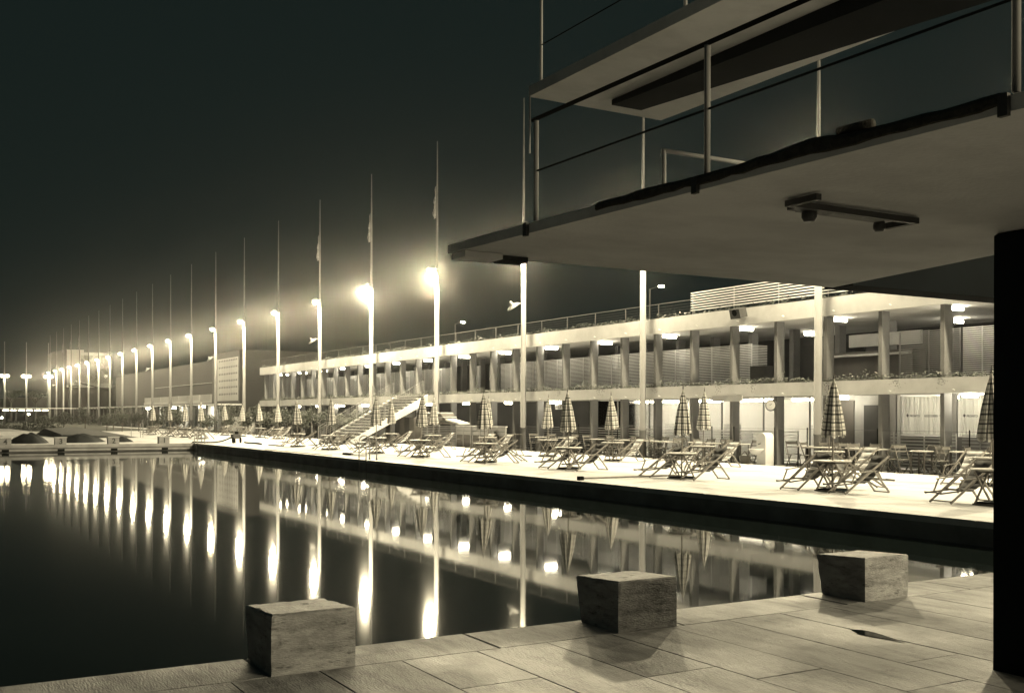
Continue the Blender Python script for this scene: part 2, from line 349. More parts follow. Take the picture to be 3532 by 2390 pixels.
# right deck: coping slabs + sheet
dk = MB().box(PX1+0.60, 23.2, -12, 140, -0.25, -0.004); deck = struct(dk.build('side_deck', 'deck'))
y = PY0-0.6; i = 0
while y < 100:
    y1 = y+2.0
    MB().cbox(PX1, PX1+0.597, y+0.003, y1-0.003, -0.10, 0.0, 0.010).build('coping_stone', 'coping', deck); y = y1
for yy in range(-2, 100, 6):
    MB().box(PX1+0.62, 23.18, yy-0.008, yy+0.008, -0.003, -0.0015).build('expansion_joint', 'joint', deck)
# far deck behind the far pool end
fd = MB().box(-40, PX1-0.001, PY1+0.44, 80, -0.25, -0.006).box(-40, 9.0, 80, 82.2, -0.25, -0.006).box(9.0, PX1-0.001, 80, 140, -0.25, -0.006)
fdeck = struct(fd.build('far_deck', 'deck'))
x = -20.0
while x < PX1-0.1:
    x1 = min(x+1.9, PX1-0.003)
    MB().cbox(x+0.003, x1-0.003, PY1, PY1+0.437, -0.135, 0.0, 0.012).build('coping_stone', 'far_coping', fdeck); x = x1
# terrace floor (a little lower) and its pale edge tiles
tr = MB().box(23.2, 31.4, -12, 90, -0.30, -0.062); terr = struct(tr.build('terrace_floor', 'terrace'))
yy = 13.0
while yy < 50:
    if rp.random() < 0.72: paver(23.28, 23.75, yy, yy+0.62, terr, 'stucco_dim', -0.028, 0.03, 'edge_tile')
    yy += 0.72
gp = MB().box(23.2, 31.4, 90, 140, -0.30, -0.07).box(-22, PX0, -12, 140, -0.3, -0.01)
struct(gp.build('garden_ground', 'ground'))
# raised children's pool surround beyond the far deck
rz_ = MB().box(-40, 8.6, 83.0, 83.5, -0.2, 0.26).box(-40, 8.6, 83.5, 100, -0.2, 0.24)
struct(rz_.build('raised_terrace', 'coping'))
gl_ = MB(); gl_.box(-40, 22, 100.5, 139, -0.3, 0.02); struct(gl_.build('lawn', 'ground'))
for k, (cx, cy, rx, ry) in enumerate(((3.5, 118, 4.5, 3.0), (10.5, 127, 4.0, 2.2))):
    p = MB(); b = [(cx+rx*math.cos(a*PI/12), cy+ry*math.sin(a*PI/12), 0.028) for a in range(24)]; p.v = b; p.f = [tuple(range(24))]
    struct(p.build('pale_patch', 'coping'))  # flat pale oval on the lawn

# ---------------------------------------------------------------- near starting blocks
def wedge_block(w, s0, s1, hb, hf, und):
    # s0: back (towards camera), s1: water side; top slopes down to the water, water face leans inwards at the foot
    m = MB(); c = 0.012
    A = [(0, s0, 0.001), (w, s0, 0.001), (w, s1-und, 0.001), (0, s1-und, 0.001)]
    B = [(0, s0, hb-c), (w, s0, hb-c), (w, s1, hf-c), (0, s1, hf-c)]
    T = [(c, s0+c, hb), (w-c, s0+c, hb), (w-c, s1-c, hf), (c, s1-c, hf)]
    m.v = A+B+T; m.f = [(3, 2, 1, 0)]
    for l in (0, 4):
        for i in range(4): j = (i+1) % 4; m.f.append((l+i, l+j, l+4+j, l+4+i))
    m.f.append((8, 9, 10, 11)); return m
from mathutils import noise
def worn_block(seed):
    me = wedge_block(0.525, 6.07, 6.605, 0.363, 0.338, 0.07).mesh('starting_block', 'travertine')
    bm = bmesh.new(); bm.from_mesh(me)
    bmesh.ops.subdivide_edges(bm, edges=[e for e in bm.edges if e.calc_length() > 0.05], cuts=26, use_grid_fill=True)
    bm.normal_update()
    for v in bm.verts:
        if v.co.z < 0.004: continue
        p = v.co*1.0+Vector((seed*7.1, 0, 0)); sharp = 1.0 if max(abs(c) for c in v.normal) < 0.985 else 0.0
        d = 0.0016*noise.noise(p*22)+0.0012*noise.noise(p*60)
        c = noise.noise(p*9+Vector((3, 5, 1)))
        if sharp and c > 0.12: d -= 0.016*(c-0.12)
        q = noise.noise(Vector((p.x*14, p.y*14, p.z*55)))
        if q > 0.34: d -= 0.014*(q-0.34)
        v.co += v.normal*d
    bm.to_mesh(me); bm.free(); return me
labs = ['travertine starting block at the pool edge nearest the camera, front left', 'travertine starting block on the pool edge, middle one of the three large ones', 'travertine starting block on the pool edge beside the dark pillar, brightest top', None]
for k in range(4):
    o = put('starting_block', worn_block(k), None, (1.9127+2.5*k, 0, 0)); tag(o, labs[k] or 'travertine starting block hidden behind the dark diving tower pillar', 'starting block', 'travertine starting blocks on the near pool edge')
for k in range(5):
    x0 = 12.17-2.5*k-0.26
    t = thing('numbered_block', 'small starting block numbered %s at the far pool end' % ('one', 'two', 'three', 'four', 'five')[k], 'starting block', (x0, PY1, 0), 0, 'numbered starting blocks at the far pool end')
    b = MB().box(0, 0.53, 0.05, 0.45, 0.001, 0.34); b.build('body', 'far_coping', t)
    MB().box(-0.03, 0.56, 0.02, 0.47, 0.341, 0.37).build('top_slab', 'coping', t)
    text(str(k+1), 0.36, 'ink', t, (0.27, 0.044, 0.045), (PI/2, 0, 0), 'number', 0.006, 0.004, 'CENTER')

# ---------------------------------------------------------------- diving tower
tw = thing('diving_tower', 'concrete diving tower with two cantilevered platforms and pipe railings above the near pool edge', 'diving tower', (5.9, 3.5, 0))
def twp(mb, name, m, smooth=False, parent=None):
    mb.v = [(a-5.9, b-3.5, c) for a, b, c in mb.v]; return mb.build(name, m, parent or tw, smooth=smooth)
def EDGE(yy): return 3.29+0.052*(6.50-yy)
def REDGE(yy): return 7.02-0.25*(6.55-yy)
def slabshape(a, b, d, z0, z1): return MB().hexa([(EDGE(a)+d, a, z0), (REDGE(a)-d, a, z0), (REDGE(b)-d, b, z0), (EDGE(b)+d, b, z0), (EDGE(a)+d, a, z1), (REDGE(a)-d, a, z1), (REDGE(b)-d, b, z1), (EDGE(b)+d, b, z1)])
low = twp(slabshape(-1.5, 6.52, 0, 2.642, 2.700), 'lower_platform', 'concrete')
twp(slabshape(2.0, 6.40, 0.07, 2.703, 2.725), 'platform_edge_board', 'concrete')
twp(MB().box(3.31, 3.60, 6.30, 6.50, 2.60, 2.638), 'tip_board', 'concrete')
twp(MB().box(3.64, 3.84, 6.36, 6.50, 2.60, 2.638), 'bolt_plate', 'black')
# coir matting draped over the left edge
mm = MB(); yy = 4.85; prev = None
rm = random.Random(5)
while yy > 2.4:
    h = 2.708+0.004*math.sin(yy*9)+rm.uniform(-0.003, 0.004)+0.030*math.exp(-((yy-3.35)/0.16)**2); l = 2.668+rm.uniform(-0.006, 0.006)
    cur = [(EDGE(yy)-0.006, yy, l), (EDGE(yy)-0.016, yy, l+0.005), (EDGE(yy)-0.016, yy, h-0.01), (EDGE(yy), yy, h+0.01), (EDGE(yy)+0.5, yy, h+0.03)]
    if prev:
        for i in range(4): mm.quad(prev[i], cur[i], cur[i+1], prev[i+1])
    prev = cur; yy -= 0.08
twp(mm, 'coir_matting', 'mat_dark', True)
twp(MB().tube((3.50, 3.04, 2.745), (3.50, 3.22, 2.75), 0.022, 10), 'matting_roll', 'mat_dark', True)
# pillar and beam, their shade put into a near-black colour
twp(MB().cbox(5.75, 7.6, 2.0, 4.07, 0.0, 2.638, 0.015), 'pillar', 'concrete_dark_shade')
twp(MB().box(7.02, 11.0, 6.30, 6.62, 2.642, 3.6), 'cross_beam', 'concrete_dark_shade')
# under-platform bracket
br = MB().box(3.92, 4.90, 3.93, 3.965, 2.598, 2.630).box(3.92, 3.955, 3.75, 3.93, 2.598, 2.630).box(4.865, 4.90, 3.965, 4.15, 2.598, 2.630).box(4.02, 4.30, 3.99, 4.05, 2.605, 2.628)
twp(br, 'springboard_bracket', 'metal_dark')
twp(MB().lathe([(0.028, 2.555), (0.040, 2.575), (0.040, 2.60), (0.028, 2.64)], 14, (4.15, 4.02)), 'bracket_bolt', 'metal_dark', True)
twp(MB().lathe([(0.022, 2.575), (0.034, 2.59), (0.034, 2.61), (0.026, 2.64)], 14, (4.80, 4.12)), 'bracket_bolt', 'metal_dark', True)
twp(MB().box(4.17, 4.78, 4.00, 4.14, 2.625, 2.64), 'bracket_plate', 'stucco_dim')
# railings of the lower platform
for (py, z1, pt) in ((5.54, 3.34, 3.40), (4.05, 3.37, 3.48), (2.43, 3.40, 3.56)):
    p = MB().tube((pt, py, 2.726), (pt, py, z1), 0.016, 10); twp(p, 'railing_post', 'metal', True)
    twp(MB().cbox(EDGE(py)-0.024, EDGE(py)-0.003, py-0.02, py+0.02, 2.625, 2.71, 0.004), 'post_bracket', 'metal_dark')
twp(MB().tube((3.398, 5.58, 3.35), (3.74, -1.0, 3.47), 0.013, 10), 'top_rail', 'black', True)
twp(MB().tube((3.40, 5.54, 3.03), (3.74, -1.0, 3.12), 0.006, 10), 'middle_rail', 'black', True)
twp(MB().tube((5.15, 6.50, 2.86), (5.15, 6.50, 3.585), 0.018, 8).tube((5.135, 6.50, 3.585), (6.6, 6.50, 3.585), 0.018, 8).tube((6.6, 6.50, 3.585), (6.6, 6.50, 2.86), 0.018, 8), 'front_guard_rail', 'metal', True)
# upper platform
twp(MB().hexa([(5.35, 1.0, 4.64), (6.98, 1.0, 4.64), (6.98, 8.86, 4.64), (5.35, 8.86, 4.64), (5.35, 1.0, 4.74), (6.98, 1.0, 4.74), (6.98, 8.86, 4.74), (5.35, 8.86, 4.74)]), 'upper_platform', 'concrete')
twp(MB().hexa([(6.10, 2.0, 4.42), (6.97, 2.0, 4.42), (6.46, 8.52, 4.585), (6.10, 8.52, 4.585), (6.10, 2.0, 4.638), (6.97, 2.0, 4.638), (6.46, 8.52, 4.638), (6.10, 8.52, 4.638)]), 'cantilever_beam', 'concrete_dark_shade')  # beam's shadowed look put into its colour
for py in (8.74, 6.57):
    twp(MB().tube((5.42, py, 4.74), (5.42, py, 5.6), 0.014, 8), 'railing_post', 'metal', True)
twp(MB().tube((5.42, 8.74, 5.12), (5.42, 2.5, 5.12), 0.006, 8), 'middle_rail', 'black', True)
twp(MB().tube((5.42, 8.74, 5.6), (5.42, 2.5, 5.6), 0.014, 8), 'top_rail', 'black', True)
twp(MB().tube((5.345, 8.83, 4.08), (5.345, 8.83, 4.64), 0.008, 6), 'hanging_rod', 'metal')
twp(MB().box(6.05, 6.95, 0.6, 3.0, 2.71, 4.64), 'upper_pillar', 'concrete_dark_shade')

# ---------------------------------------------------------------- poles with flood lamps
PT, PP = 24.1, 8.67
def pole_parts(t, horn):
    MB().lathe([(0.150, 0), (0.150, 0.02), (0.135, 0.05), (0.132, 1.0), (0.140, 1.005), (0.140, 1.04), (0.130, 1.045), (0.100, 8.98)], 14).build('lower_pole', 'white_pole', t, smooth=True)
    MB().lathe([(0.060, 8.97), (0.050, 12.2), (0.024, 15.6), (0.008, 15.64)], 10).build('upper_pole', 'upper_pole', t, smooth=True)
    br = MB().tube((0, 0, 8.86), (-0.34, 0, 8.95), 0.03, 8).tube((0, 0, 9.05), (-0.34, 0, 9.04), 0.02, 8)
    arm = br.build('lamp_arm', 'white_pole', t); pt_ = t; t = arm
    MB().lathe([(0.08, 0.16), (0.12, 0.14), (0.26, 0.03), (0.27, 0.0), (0.25, 0.0), (0.10, 0.12)], 16).build('lamp_hood', 'white_pole', t, loc=(-0.30, 0, 9.02), smooth=True)
    MB().lathe([(0.03, -0.13), (0.14, -0.09), (0.20, 0.0), (0.14, 0.10), (0.03, 0.13)], 14).build('bulb', 'bulb', t, loc=(-0.30, 0, 8.90), smooth=True)
    t = pt_
    MB().tube((0.0, -0.12, 1.1), (0.0, -0.09, 9.0), 0.008, 5).build('halyard', 'metal_dark', t)
    if horn:
        h = MB().lathe([(0.05, 0.26), (0.07, 0.12), (0.16, 0.05), (0.30, 0.0), (0.31, -0.02), (0.16, 0.02)], 16)
        o = h.build('loudspeaker_dish', 'white_pole', t, loc=(-0.46, 0.12, 6.38), smooth=True); o.rotation_euler = (0, R(-38), 0)
        MB().tube((0, 0, 6.5), (-0.35, 0.09, 6.52), 0.035, 8).build('dish_arm', 'white_pole', t)
def lampdata(nm, w, r):
    L = bpy.data.lights.new(nm, 'POINT'); L.energy = w; L.color = LAMP_COL; L.shadow_soft_size = r; return L
LDS = [lampdata('flood_lamp_light', LAMP_W*k, 0.20) for k in (1.9, 1.0, 0.5)]
pA = thing('lamp_pole', 'x', 'lamp post', (PT, 0, -0.06), 0, 'white flood lamp poles along the terrace'); pole_parts(pA, False)
pB = thing('lamp_pole', 'x', 'lamp post', (PT, 0, -0.06), 0, 'white flood lamp poles along the terrace'); pole_parts(pB, True)
ua = ub = False
for n in range(-9, 23):
    s = PP*(n+1.649); horn = n >= 3 and n % 3 == 0
    if n < 1: lab = 'white lamp pole outside the frame at the right, %s hidden one' % ORD[n+9]
    elif n == 1: lab = 'white lamp pole nearest the camera, behind the largest closed umbrella'
    elif n == 2: lab = 'white lamp pole passing behind the diving platform, second tall one from the right'
    elif n == 3: lab = 'white lamp pole with a white loudspeaker dish, ending under the tip of the diving platform'
    else: lab = '%s pole with lit lamp, %s left of the platform tip' % ('dish bearing' if horn else 'white', ORD[n-4])
    if horn and not ub: o = pB; o.location = (PT, s, -0.06); o['label'] = lab; ub = True
    elif not horn and not ua: o = pA; o.location = (PT, s, -0.06); o['label'] = lab; ua = True
    else: o = dup(pB if horn else pA, (PT, s, -0.06), 0, lab)
    lo = bpy.data.objects.new('flood_lamp_light', LDS[0 if n in (4, 5) else (1 if n < 9 else 2)]); COL.objects.link(lo); lo.location = (PT-0.38, s, 8.52)
# banners on some of the poles
for n in (4, 5, 6, 18, 19, 20):
    s = PP*(n+1.649)
    f = MB(); rr = random.Random(n)
    prev = None
    for k in range(14):
        z = 13.3-k*0.13; w = 0.02+0.16*(k/13.0)**0.7*(1 if k < 12 else 0.8)
        cur = ((PT-0.07, s, z), (PT-0.07-w*0.7, s+0.05*math.sin(k), z-0.05), (PT-0.07-w, s+0.10*math.sin(k*1.3+1), z-0.12))
        if prev: f.quad(prev[0], prev[1], cur[1], cur[0]); f.quad(prev[1], prev[2], cur[2], cur[1])
        prev = cur
    fl = f.build('furled_flag', 'flag_cloth', smooth=True)
    tag(fl, 'limp furled flag hanging high on the %s lamp pole left of the platform tip' % ORD[n-4], 'flag', 'limp flags on the lamp poles')
# far row of double lamps
for k, (tt, side) in enumerate(((21.5, 'rightmost'), (18.25, 'middle'), (15.1, 'leftmost'))):
    t = thing('double_lamp_post', 'far double headed lamp post, %s of the three at the left edge' % side, 'lamp post', (tt, 185, -0.5), 0, 'double lamp posts beyond the pool')
    MB().lathe([(0.16, 0), (0.13, 7.9), (0.06, 8.0), (0.04, 13.4)], 10).build('pole', 'white_pole', t, smooth=True)
    MB().tube((-0.6, 0, 8.3), (0.6, 0, 8.3), 0.05, 6).build('cross_arm', 'white_pole', t)
    for sx in (-0.42, 0.42):
        MB().lathe([(0.05, -0.25), (0.30, -0.12), (0.34, 0.05), (0.1, 0.22)], 10).build('lamp_head', 'bulb_far', t, loc=(sx, 0, 8.0), smooth=True)
        lo = bpy.data.objects.new('double_lamp_light', lampdata('double_lamp_light', LAMP_W*0.12, 0.3)); COL.objects.link(lo); lo.location = (tt+sx, 184.4, 7.1)

for k, (tt, ss) in enumerate(((19.0, -24.0),)):  # unseen lamp post added to light block backs and platform undersides
    t = thing('double_lamp_post', 'added unseen double headed lamp post behind the diving tower', 'lamp post', (tt, ss, 0), 0, 'double lamp posts beyond the pool')
    MB().lathe([(0.16, 0), (0.13, 7.9), (0.06, 8.0), (0.04, 13.4)], 10).build('pole', 'white_pole', t, smooth=True)
    MB().tube((-0.6, 0, 8.3), (0.6, 0, 8.3), 0.05, 6).build('cross_arm', 'white_pole', t)
    for sx in (-0.42, 0.42):
        MB().lathe([(0.05, -0.25), (0.30, -0.12), (0.34, 0.05), (0.1, 0.22)], 10).build('lamp_head', 'bulb_far', t, loc=(sx, 0, 8.0), smooth=True)
        lo = bpy.data.objects.new('double_lamp_light', lampdata('double_lamp_light', LAMP_W*1.25, 0.3)); COL.objects.link(lo); lo.location = (tt+sx, ss+0.6, 7.8)

# ---------------------------------------------------------------- pavilion
pv = thing('pavilion', 'long two-storey pool pavilion with stone columns, lit galleries and flat white slab roofs', 'building', (24.5, 45, 0))
def P(mb, name, m, smooth=False, parent=None):
    mb.v = [(a-24.5, b-45, c) for a, b, c in mb.v]; return mb.build(name, m, parent or pv, smooth=smooth)
S0, S1 = 8.0, 80.8
roof = P(MB().box(24.5, 31.0, S0, S1, 4.56, 5.11), 'roof_slab', 'stucco')
slab = P(MB().box(24.5, 31.0, S0, S1, 2.15, 2.57), 'floor_slab', 'stucco')
colm_u = MB().cbox(-0.065, 0.0, 0, 0, 0, 0)  # placeholder, replaced below
cu_ = MB().box(0, 0.32, -0.065, 0.065, 0.0, 1.988).mesh('column', 'column')
cl_ = MB().box(0, 0.32, -0.065, 0.065, 0.0, 2.208).mesh('column', 'column')
for k in range(-6, 29):
    s = 21.07+2.1*k
    if s > S1-0.3: continue
    put('column', cu_, pv, (0.10, s-45, 2.571)); put('column', cl_, pv, (0.10, s-45, -0.06))
cb_ = MB().box(0, 0.32, -0.1, 0.1, 0.0, 1.988).mesh('inner_column', 'column')
for k in range(-5, 29, 1):
    s = 21.07+2.1*k
    if s < S1-0.5: put('inner_column', cb_, pv, (2.9, s-45, 2.571))
# back walls and interior partitions
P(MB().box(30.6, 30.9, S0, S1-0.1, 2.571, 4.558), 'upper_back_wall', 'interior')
P(MB().box(24.9, 30.5, S1-0.35, S1-0.1, 2.571, 4.558), 'end_wall', 'stucco_dim')
P(MB().box(26.6, 30.9, S0, S0+0.2, -0.06, 2.148), 'end_wall', 'stucco_dim')
for (a, b, m) in ((36.6, 42.5, 'interior'), (42.5, 43.1, 'interior2'), (43.1, 47.2, 'interior'), (47.2, 48.2, 'interior2'), (48.2, 55.0, 'interior'), (55.0, 56.2, 'interior2'), (56.2, 66, 'stucco_dim'), (66, 80.6, 'interior')):
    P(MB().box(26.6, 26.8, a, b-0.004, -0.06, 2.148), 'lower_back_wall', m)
# counter and boxes on the upper floor between the louvre screens
P(MB().box(26.4, 27.0, 21.4, 24.6, 2.571, 3.55), 'counter', 'interior2')
P(MB().box(27.0, 27.1, 21.6, 24.4, 3.75, 4.15), 'counter_back_panel', 'stucco')
P(MB().box(26.2, 26.35, 21.4, 24.6, 3.40, 3.46), 'counter_shelf', 'stucco')
P(MB().box(27.9, 28.0, 24.6, 27.3, 2.571, 4.0), 'dark_partition', 'interior')
P(MB().box(25.2, 25.6, 26.4, 27.1, 2.571, 3.2), 'equipment_cabinet', 'interior')
# room partitions upstairs (pale door panels between the screens far side)
for (a, b) in ((45.6, 46.3), (47.2, 47.9), (49.0, 49.6)):
    P(MB().box(26.6, 26.7, a, b, 2.571, 4.1), 'door_panel', 'stucco_dim')
# bright glazed rooms at the ground floor
P(MB().box(28.6, 28.7, 24.6, 36.4, -0.06, 2.148), 'room_back_wall', 'white_wall')
P(MB().box(25.6, 28.6, 24.5, 24.6, -0.06, 2.148), 'room_side_wall', 'white_wall')
P(MB().box(25.6, 28.6, 36.4, 36.5, -0.06, 2.148), 'room_side_wall', 'white_wall')
P(MB().box(25.5, 28.6, 24.6, 36.4, -0.058, -0.03), 'room_floor', 'white_wall')
P(MB().box(25.5, 28.6, 24.6, 36.4, 2.12, 2.148), 'room_ceiling', 'white_wall')
s = 24.7
while s < 36.2:
    gl = P(MB().box(25.52, 25.535, s, s+2.06, 0.0, 2.11), 'glass_pane', 'glass')
    P(MB().box(25.50, 25.56, s-0.03, s, -0.03, 2.118), 'window_mullion', 'column'); s += 2.1
for (a, b) in ((26.1, 26.6), (30.8, 31.0), (33.7, 34.6)):
    P(MB().box(27.5, 28.2, a, b, -0.03, 1.2), 'room_cupboard', 'stucco')
# grey entrance bay and curtained first aid room
P(MB().box(25.6, 25.75, 21.35, 24.5, -0.06, 2.148), 'entrance_wall', 'stucco_dim')
P(MB().box(25.55, 25.598, 22.9, 23.5, -0.06, 2.0), 'door', 'interior2')
P(MB().box(25.55, 25.598, 21.6, 22.5, -0.06, 1.85), 'door', 'interior')
P(MB().box(28.0, 28.1, 13.0, 21.3, -0.06, 2.148), 'room_back_wall', 'white_wall')
P(MB().box(25.6, 28.0, 21.2, 21.3, -0.06, 2.148), 'room_side_wall', 'white_wall')
for (a, b) in ((19.42, 21.18), (17.5, 19.28), (15.4, 17.18)):
    c = MB(); n = int((b-a)/0.03); prev = None
    for i in range(n+1):
        yy = a+(b-a)*i/n; xx = 25.72+0.018*math.sin(i*1.9)+0.01*math.sin(i*0.77)
        cur = ((xx, yy, 0.98), (xx, yy, 2.10))
        if prev: c.quad(prev[0], cur[0], cur[1], prev[1])
        prev = cur
    P(c, 'curtain', 'curtain', True)
    P(MB().box(25.60, 25.612, a, b, 0.95, 2.11), 'glass_pane', 'glass')
    P(MB().box(25.60, 25.66, a, b, 0.0, 0.945), 'window_parapet', 'column')
    P(MB().box(25.58, 25.68, a-0.14, a-0.003, -0.06, 2.148), 'wall_pier', 'stucco_dim')
    for (dy, txt) in ((0.84, 'SOCCORSO'), (0.33, 'PRONTO')):
        text(txt, 0.085, 'ink', pv, (25.596-24.5, b-dy-45, 1.50), (PI/2, 0, -PI/2), spacing=1.0)
    for yy in (b-0.26, b-1.40):
        P(MB().box(25.590, 25.596, yy-0.045, yy+0.045, 1.525, 1.555).box(25.590, 25.5955, yy-0.015, yy+0.015, 1.495, 1.585), 'cross_emblem', 'ink')
# louvre screens, upper gallery: one object per slat
pl = {}
def screen(sa, sb, t, z0, z1, n, m, th, name, posts=True):
    key = (round(sb-sa, 3), m, th)
    if key not in pl: pl[key] = MB().box(0, 0.03, 0, sb-sa, 0, th).mesh(name, m)
    for i in range(n):
        z = z0+(z1-z0)*(i+0.5)/n
        put(name, pl[key], pv, (t-24.5, sa-45, z-th/2))
    if posts:
        k = sa
        while k <= sb+0.01:
            P(MB().box(t+0.031, t+0.06, min(k, sb-0.03), min(k, sb-0.03)+0.03, z0, z1), 'screen_post', m); k += 1.05
screen(51.1, 74.0, 25.9, 2.62, 4.06, 24, 'slat', 0.030, 'screen_slat')
screen(27.8, 45.5, 25.9, 2.62, 4.04, 24, 'slat', 0.030, 'screen_slat')
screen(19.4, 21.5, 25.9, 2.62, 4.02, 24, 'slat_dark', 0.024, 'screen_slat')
screen(8.2, 19.3, 25.9, 2.62, 4.02, 24, 'slat', 0.030, 'screen_slat')
for i in range(24):
    z = 2.62+1.38*(i+0.5)/24; P(MB().box(25.9, 26.6, 27.74, 27.77, z-0.015, z+0.015), 'screen_slat', 'slat')
# ground floor slatted balustrades
screen(24.9, 36.3, 25.2, 0.0, 1.04, 11, 'slat', 0.036, 'balustrade_slat')
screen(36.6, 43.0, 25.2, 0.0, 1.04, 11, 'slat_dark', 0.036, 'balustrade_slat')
screen(19.0, 21.2, 25.2, 0.0, 1.04, 11, 'slat', 0.030, 'balustrade_slat')
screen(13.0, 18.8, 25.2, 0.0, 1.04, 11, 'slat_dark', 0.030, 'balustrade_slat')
# thin black uprights of the terrace fence with a wire
tf = thing('wire_fence', 'thin wire fence on black posts in front of the ground floor columns', 'fence', (24.3, 16, -0.06))
for s in (17.9, 20.9, 23.6, 25.0, 26.9, 28.0, 33.5, 36.2):
    MB().tube((0, s-16, 0), (0, s-16, 1.22), 0.018, 6).build('fence_post', 'black', tf)
MB().tube((0, 1, 1.17), (0, 21, 1.17), 0.004, 4).build('wire', 'metal_dark', tf)
# roof railing with wire mesh
ra = P(MB(), 'roof_railing', 'metal_dark', parent=roof)
rl = MB(); s = 29.3
while s < 80: rl.bar((24.62, s, 5.11), (24.62, s, 5.66), 0.03, 0.03); s += 2.06
for z in (5.66,): rl.bar((24.62, 29.3, z), (24.62, 80.6, z), 0.022, 0.022)
for z in (5.24, 5.34, 5.44, 5.54): rl.bar((24.62, 29.3, z), (24.62, 80.6, z), 0.006, 0.006)
rl.v = [(a-24.5, b-45, c) for a, b, c in rl.v]; ra.data = rl.mesh('roof_railing', 'metal_dark')
for i in range(8):
    z = 5.25+0.088*i; P(MB().box(24.60, 24.63, 17.5, 29.5, z, z+0.034), 'roof_louvre_slat', 'slat', parent=roof)
for s in (29.45, 27.3, 25.2, 23.1, 21.0): P(MB().box(24.632, 24.66, s-0.03, s, 5.11, 5.9), 'roof_louvre_post', 'slat_dark', parent=roof)
# spouts on the fascias
for k in range(26):
    s = 16.0+2.1*k+0.4
    MB().tube((-0.09, s-45, 2.245), (0.0, s-45, 2.225), 0.012, 5).build('drip_spout', 'sign_white', pv)
    MB().tube((-0.09, s-45, 4.70), (0.0, s-45, 4.68), 0.012, 5).build('drip_spout', 'sign_white', pv)
# tube lights
tb = MB().tube((-0.30, 0, 0), (0.30, 0, 0), 0.045, 8).mesh('fluorescent_tube', 'tube')
fx = MB().box(-0.34, 0.34, -0.014, 0.014, 0.046, 0.080).mesh('light_fixture', 'sign_white')
upl = [14.9+4.15*k-0.01 for k in range(0, 17)]
for i, s in enumerate(upl):
    s = 18.9+4.15*(i-1)+0.15
    if s > 79: break
    t = thing('ceiling_light', 'fluorescent tube light under the upper gallery ceiling, %s one from the right end' % ORD[i], 'lamp', (25.25, s, 4.48), 0, 'fluorescent lights under the upper gallery ceiling')
    put('tube', tb, t); put('fixture', fx, t)
lowl = [14.3, 18.4, 22.9, 39.1, 43.0, 47.2, 51.5, 60.5, 65.0, 69.5, 73.6]
for i, s in enumerate(lowl):
    t = thing('ceiling_light', 'fluorescent tube light under the ground floor ceiling, %s one from the right end' % ORD[i], 'lamp', (25.0, s, 2.08), 0, 'fluorescent lights under the ground floor ceiling')
    put('tube', tb, t); put('fixture', fx, t)
tb2 = MB().tube((0, -0.8, 0), (0, 0.8, 0), 0.04, 8).mesh('room_tube', 'tube_room')
for i, s in enumerate((26.0, 28.6, 31.2, 33.8, 35.4, 15.6, 17.8, 20.1)):
    t = thing('room_light', 'tube light on the ceiling of the bright ground floor rooms, %s from the left' % ORD[i], 'lamp', (26.9, s, 2.07), 0, 'tube lights inside the glazed rooms'); put('tube', tb2, t)
# deeper ceiling lights upstairs
for i, (a, s) in enumerate(((28.4, 21.4), (28.6, 27.6))):
    t = thing('gallery_light', 'fluorescent light deep inside the upper gallery, %s one from the right' % ORD[i], 'lamp', (a, s, 4.45), 0, 'lights deep inside the gallery'); put('tube', tb, t); put('fixture', fx, t)
# trailing planting along both slabs
rf = random.Random(11)
def hedge_strip(sa, sb, t0, t1, z, h, n, size, m, name, label):
    mb = MB()
    for _ in range(n):
        s = rf.uniform(sa, sb); k = 0.65+0.35*math.sin(s*1.7)*math.sin(s*0.43+1)
        p = Vector((rf.uniform(t0, t1), s, z+abs(rf.gauss(0, 0.5))*h*k)); a = Vector((rf.gauss(0, 1), rf.gauss(0, 1), rf.gauss(0, 1))).normalized(); b = a.orthogonal().normalized(); q = size*rf.uniform(0.5, 1.3)
        mb.quad(p-a*q, p+b*q*0.5, p+a*q, p-b*q*0.5)
    o = mb.build(name, m); o['kind'] = 'stuff'; tag(o, label, 'plants'); return o
hedge_strip(8, 80.6, 24.53, 24.62, 2.58, 0.26, 9000, 0.045, 'leaf', 'balcony_planting', 'low leafy plants trailing along the edge of the upper gallery floor')
hedge_strip(8, 80.6, 24.53, 24.8, 5.12, 0.22, 6500, 0.05, 'leaf_dark', 'roof_planting', 'dark creeping plants along the edge of the flat roof')
# strands hanging over the slab
mb = MB()
for s in (23.0, 26.2, 31.4, 34.8, 35.1, 27.9, 20.4, 18.9, 38.0):
    for _ in range(28):
        p = Vector((24.485, s+rf.gauss(0, 0.09), 2.56-abs(rf.gauss(0, 0.13)))); a = Vector((0, rf.gauss(0, 1), rf.gauss(0, 1))).normalized(); b = Vector((0, -a.z, a.y)); q = 0.022
        mb.quad(p-a*q, p+b*q*0.4, p+a*q, p-b*q*0.4)
o = mb.build('hanging_strands', 'leaf_dark'); o['kind'] = 'stuff'; tag(o, 'wisps of creeper hanging over the white slab edge', 'plants')
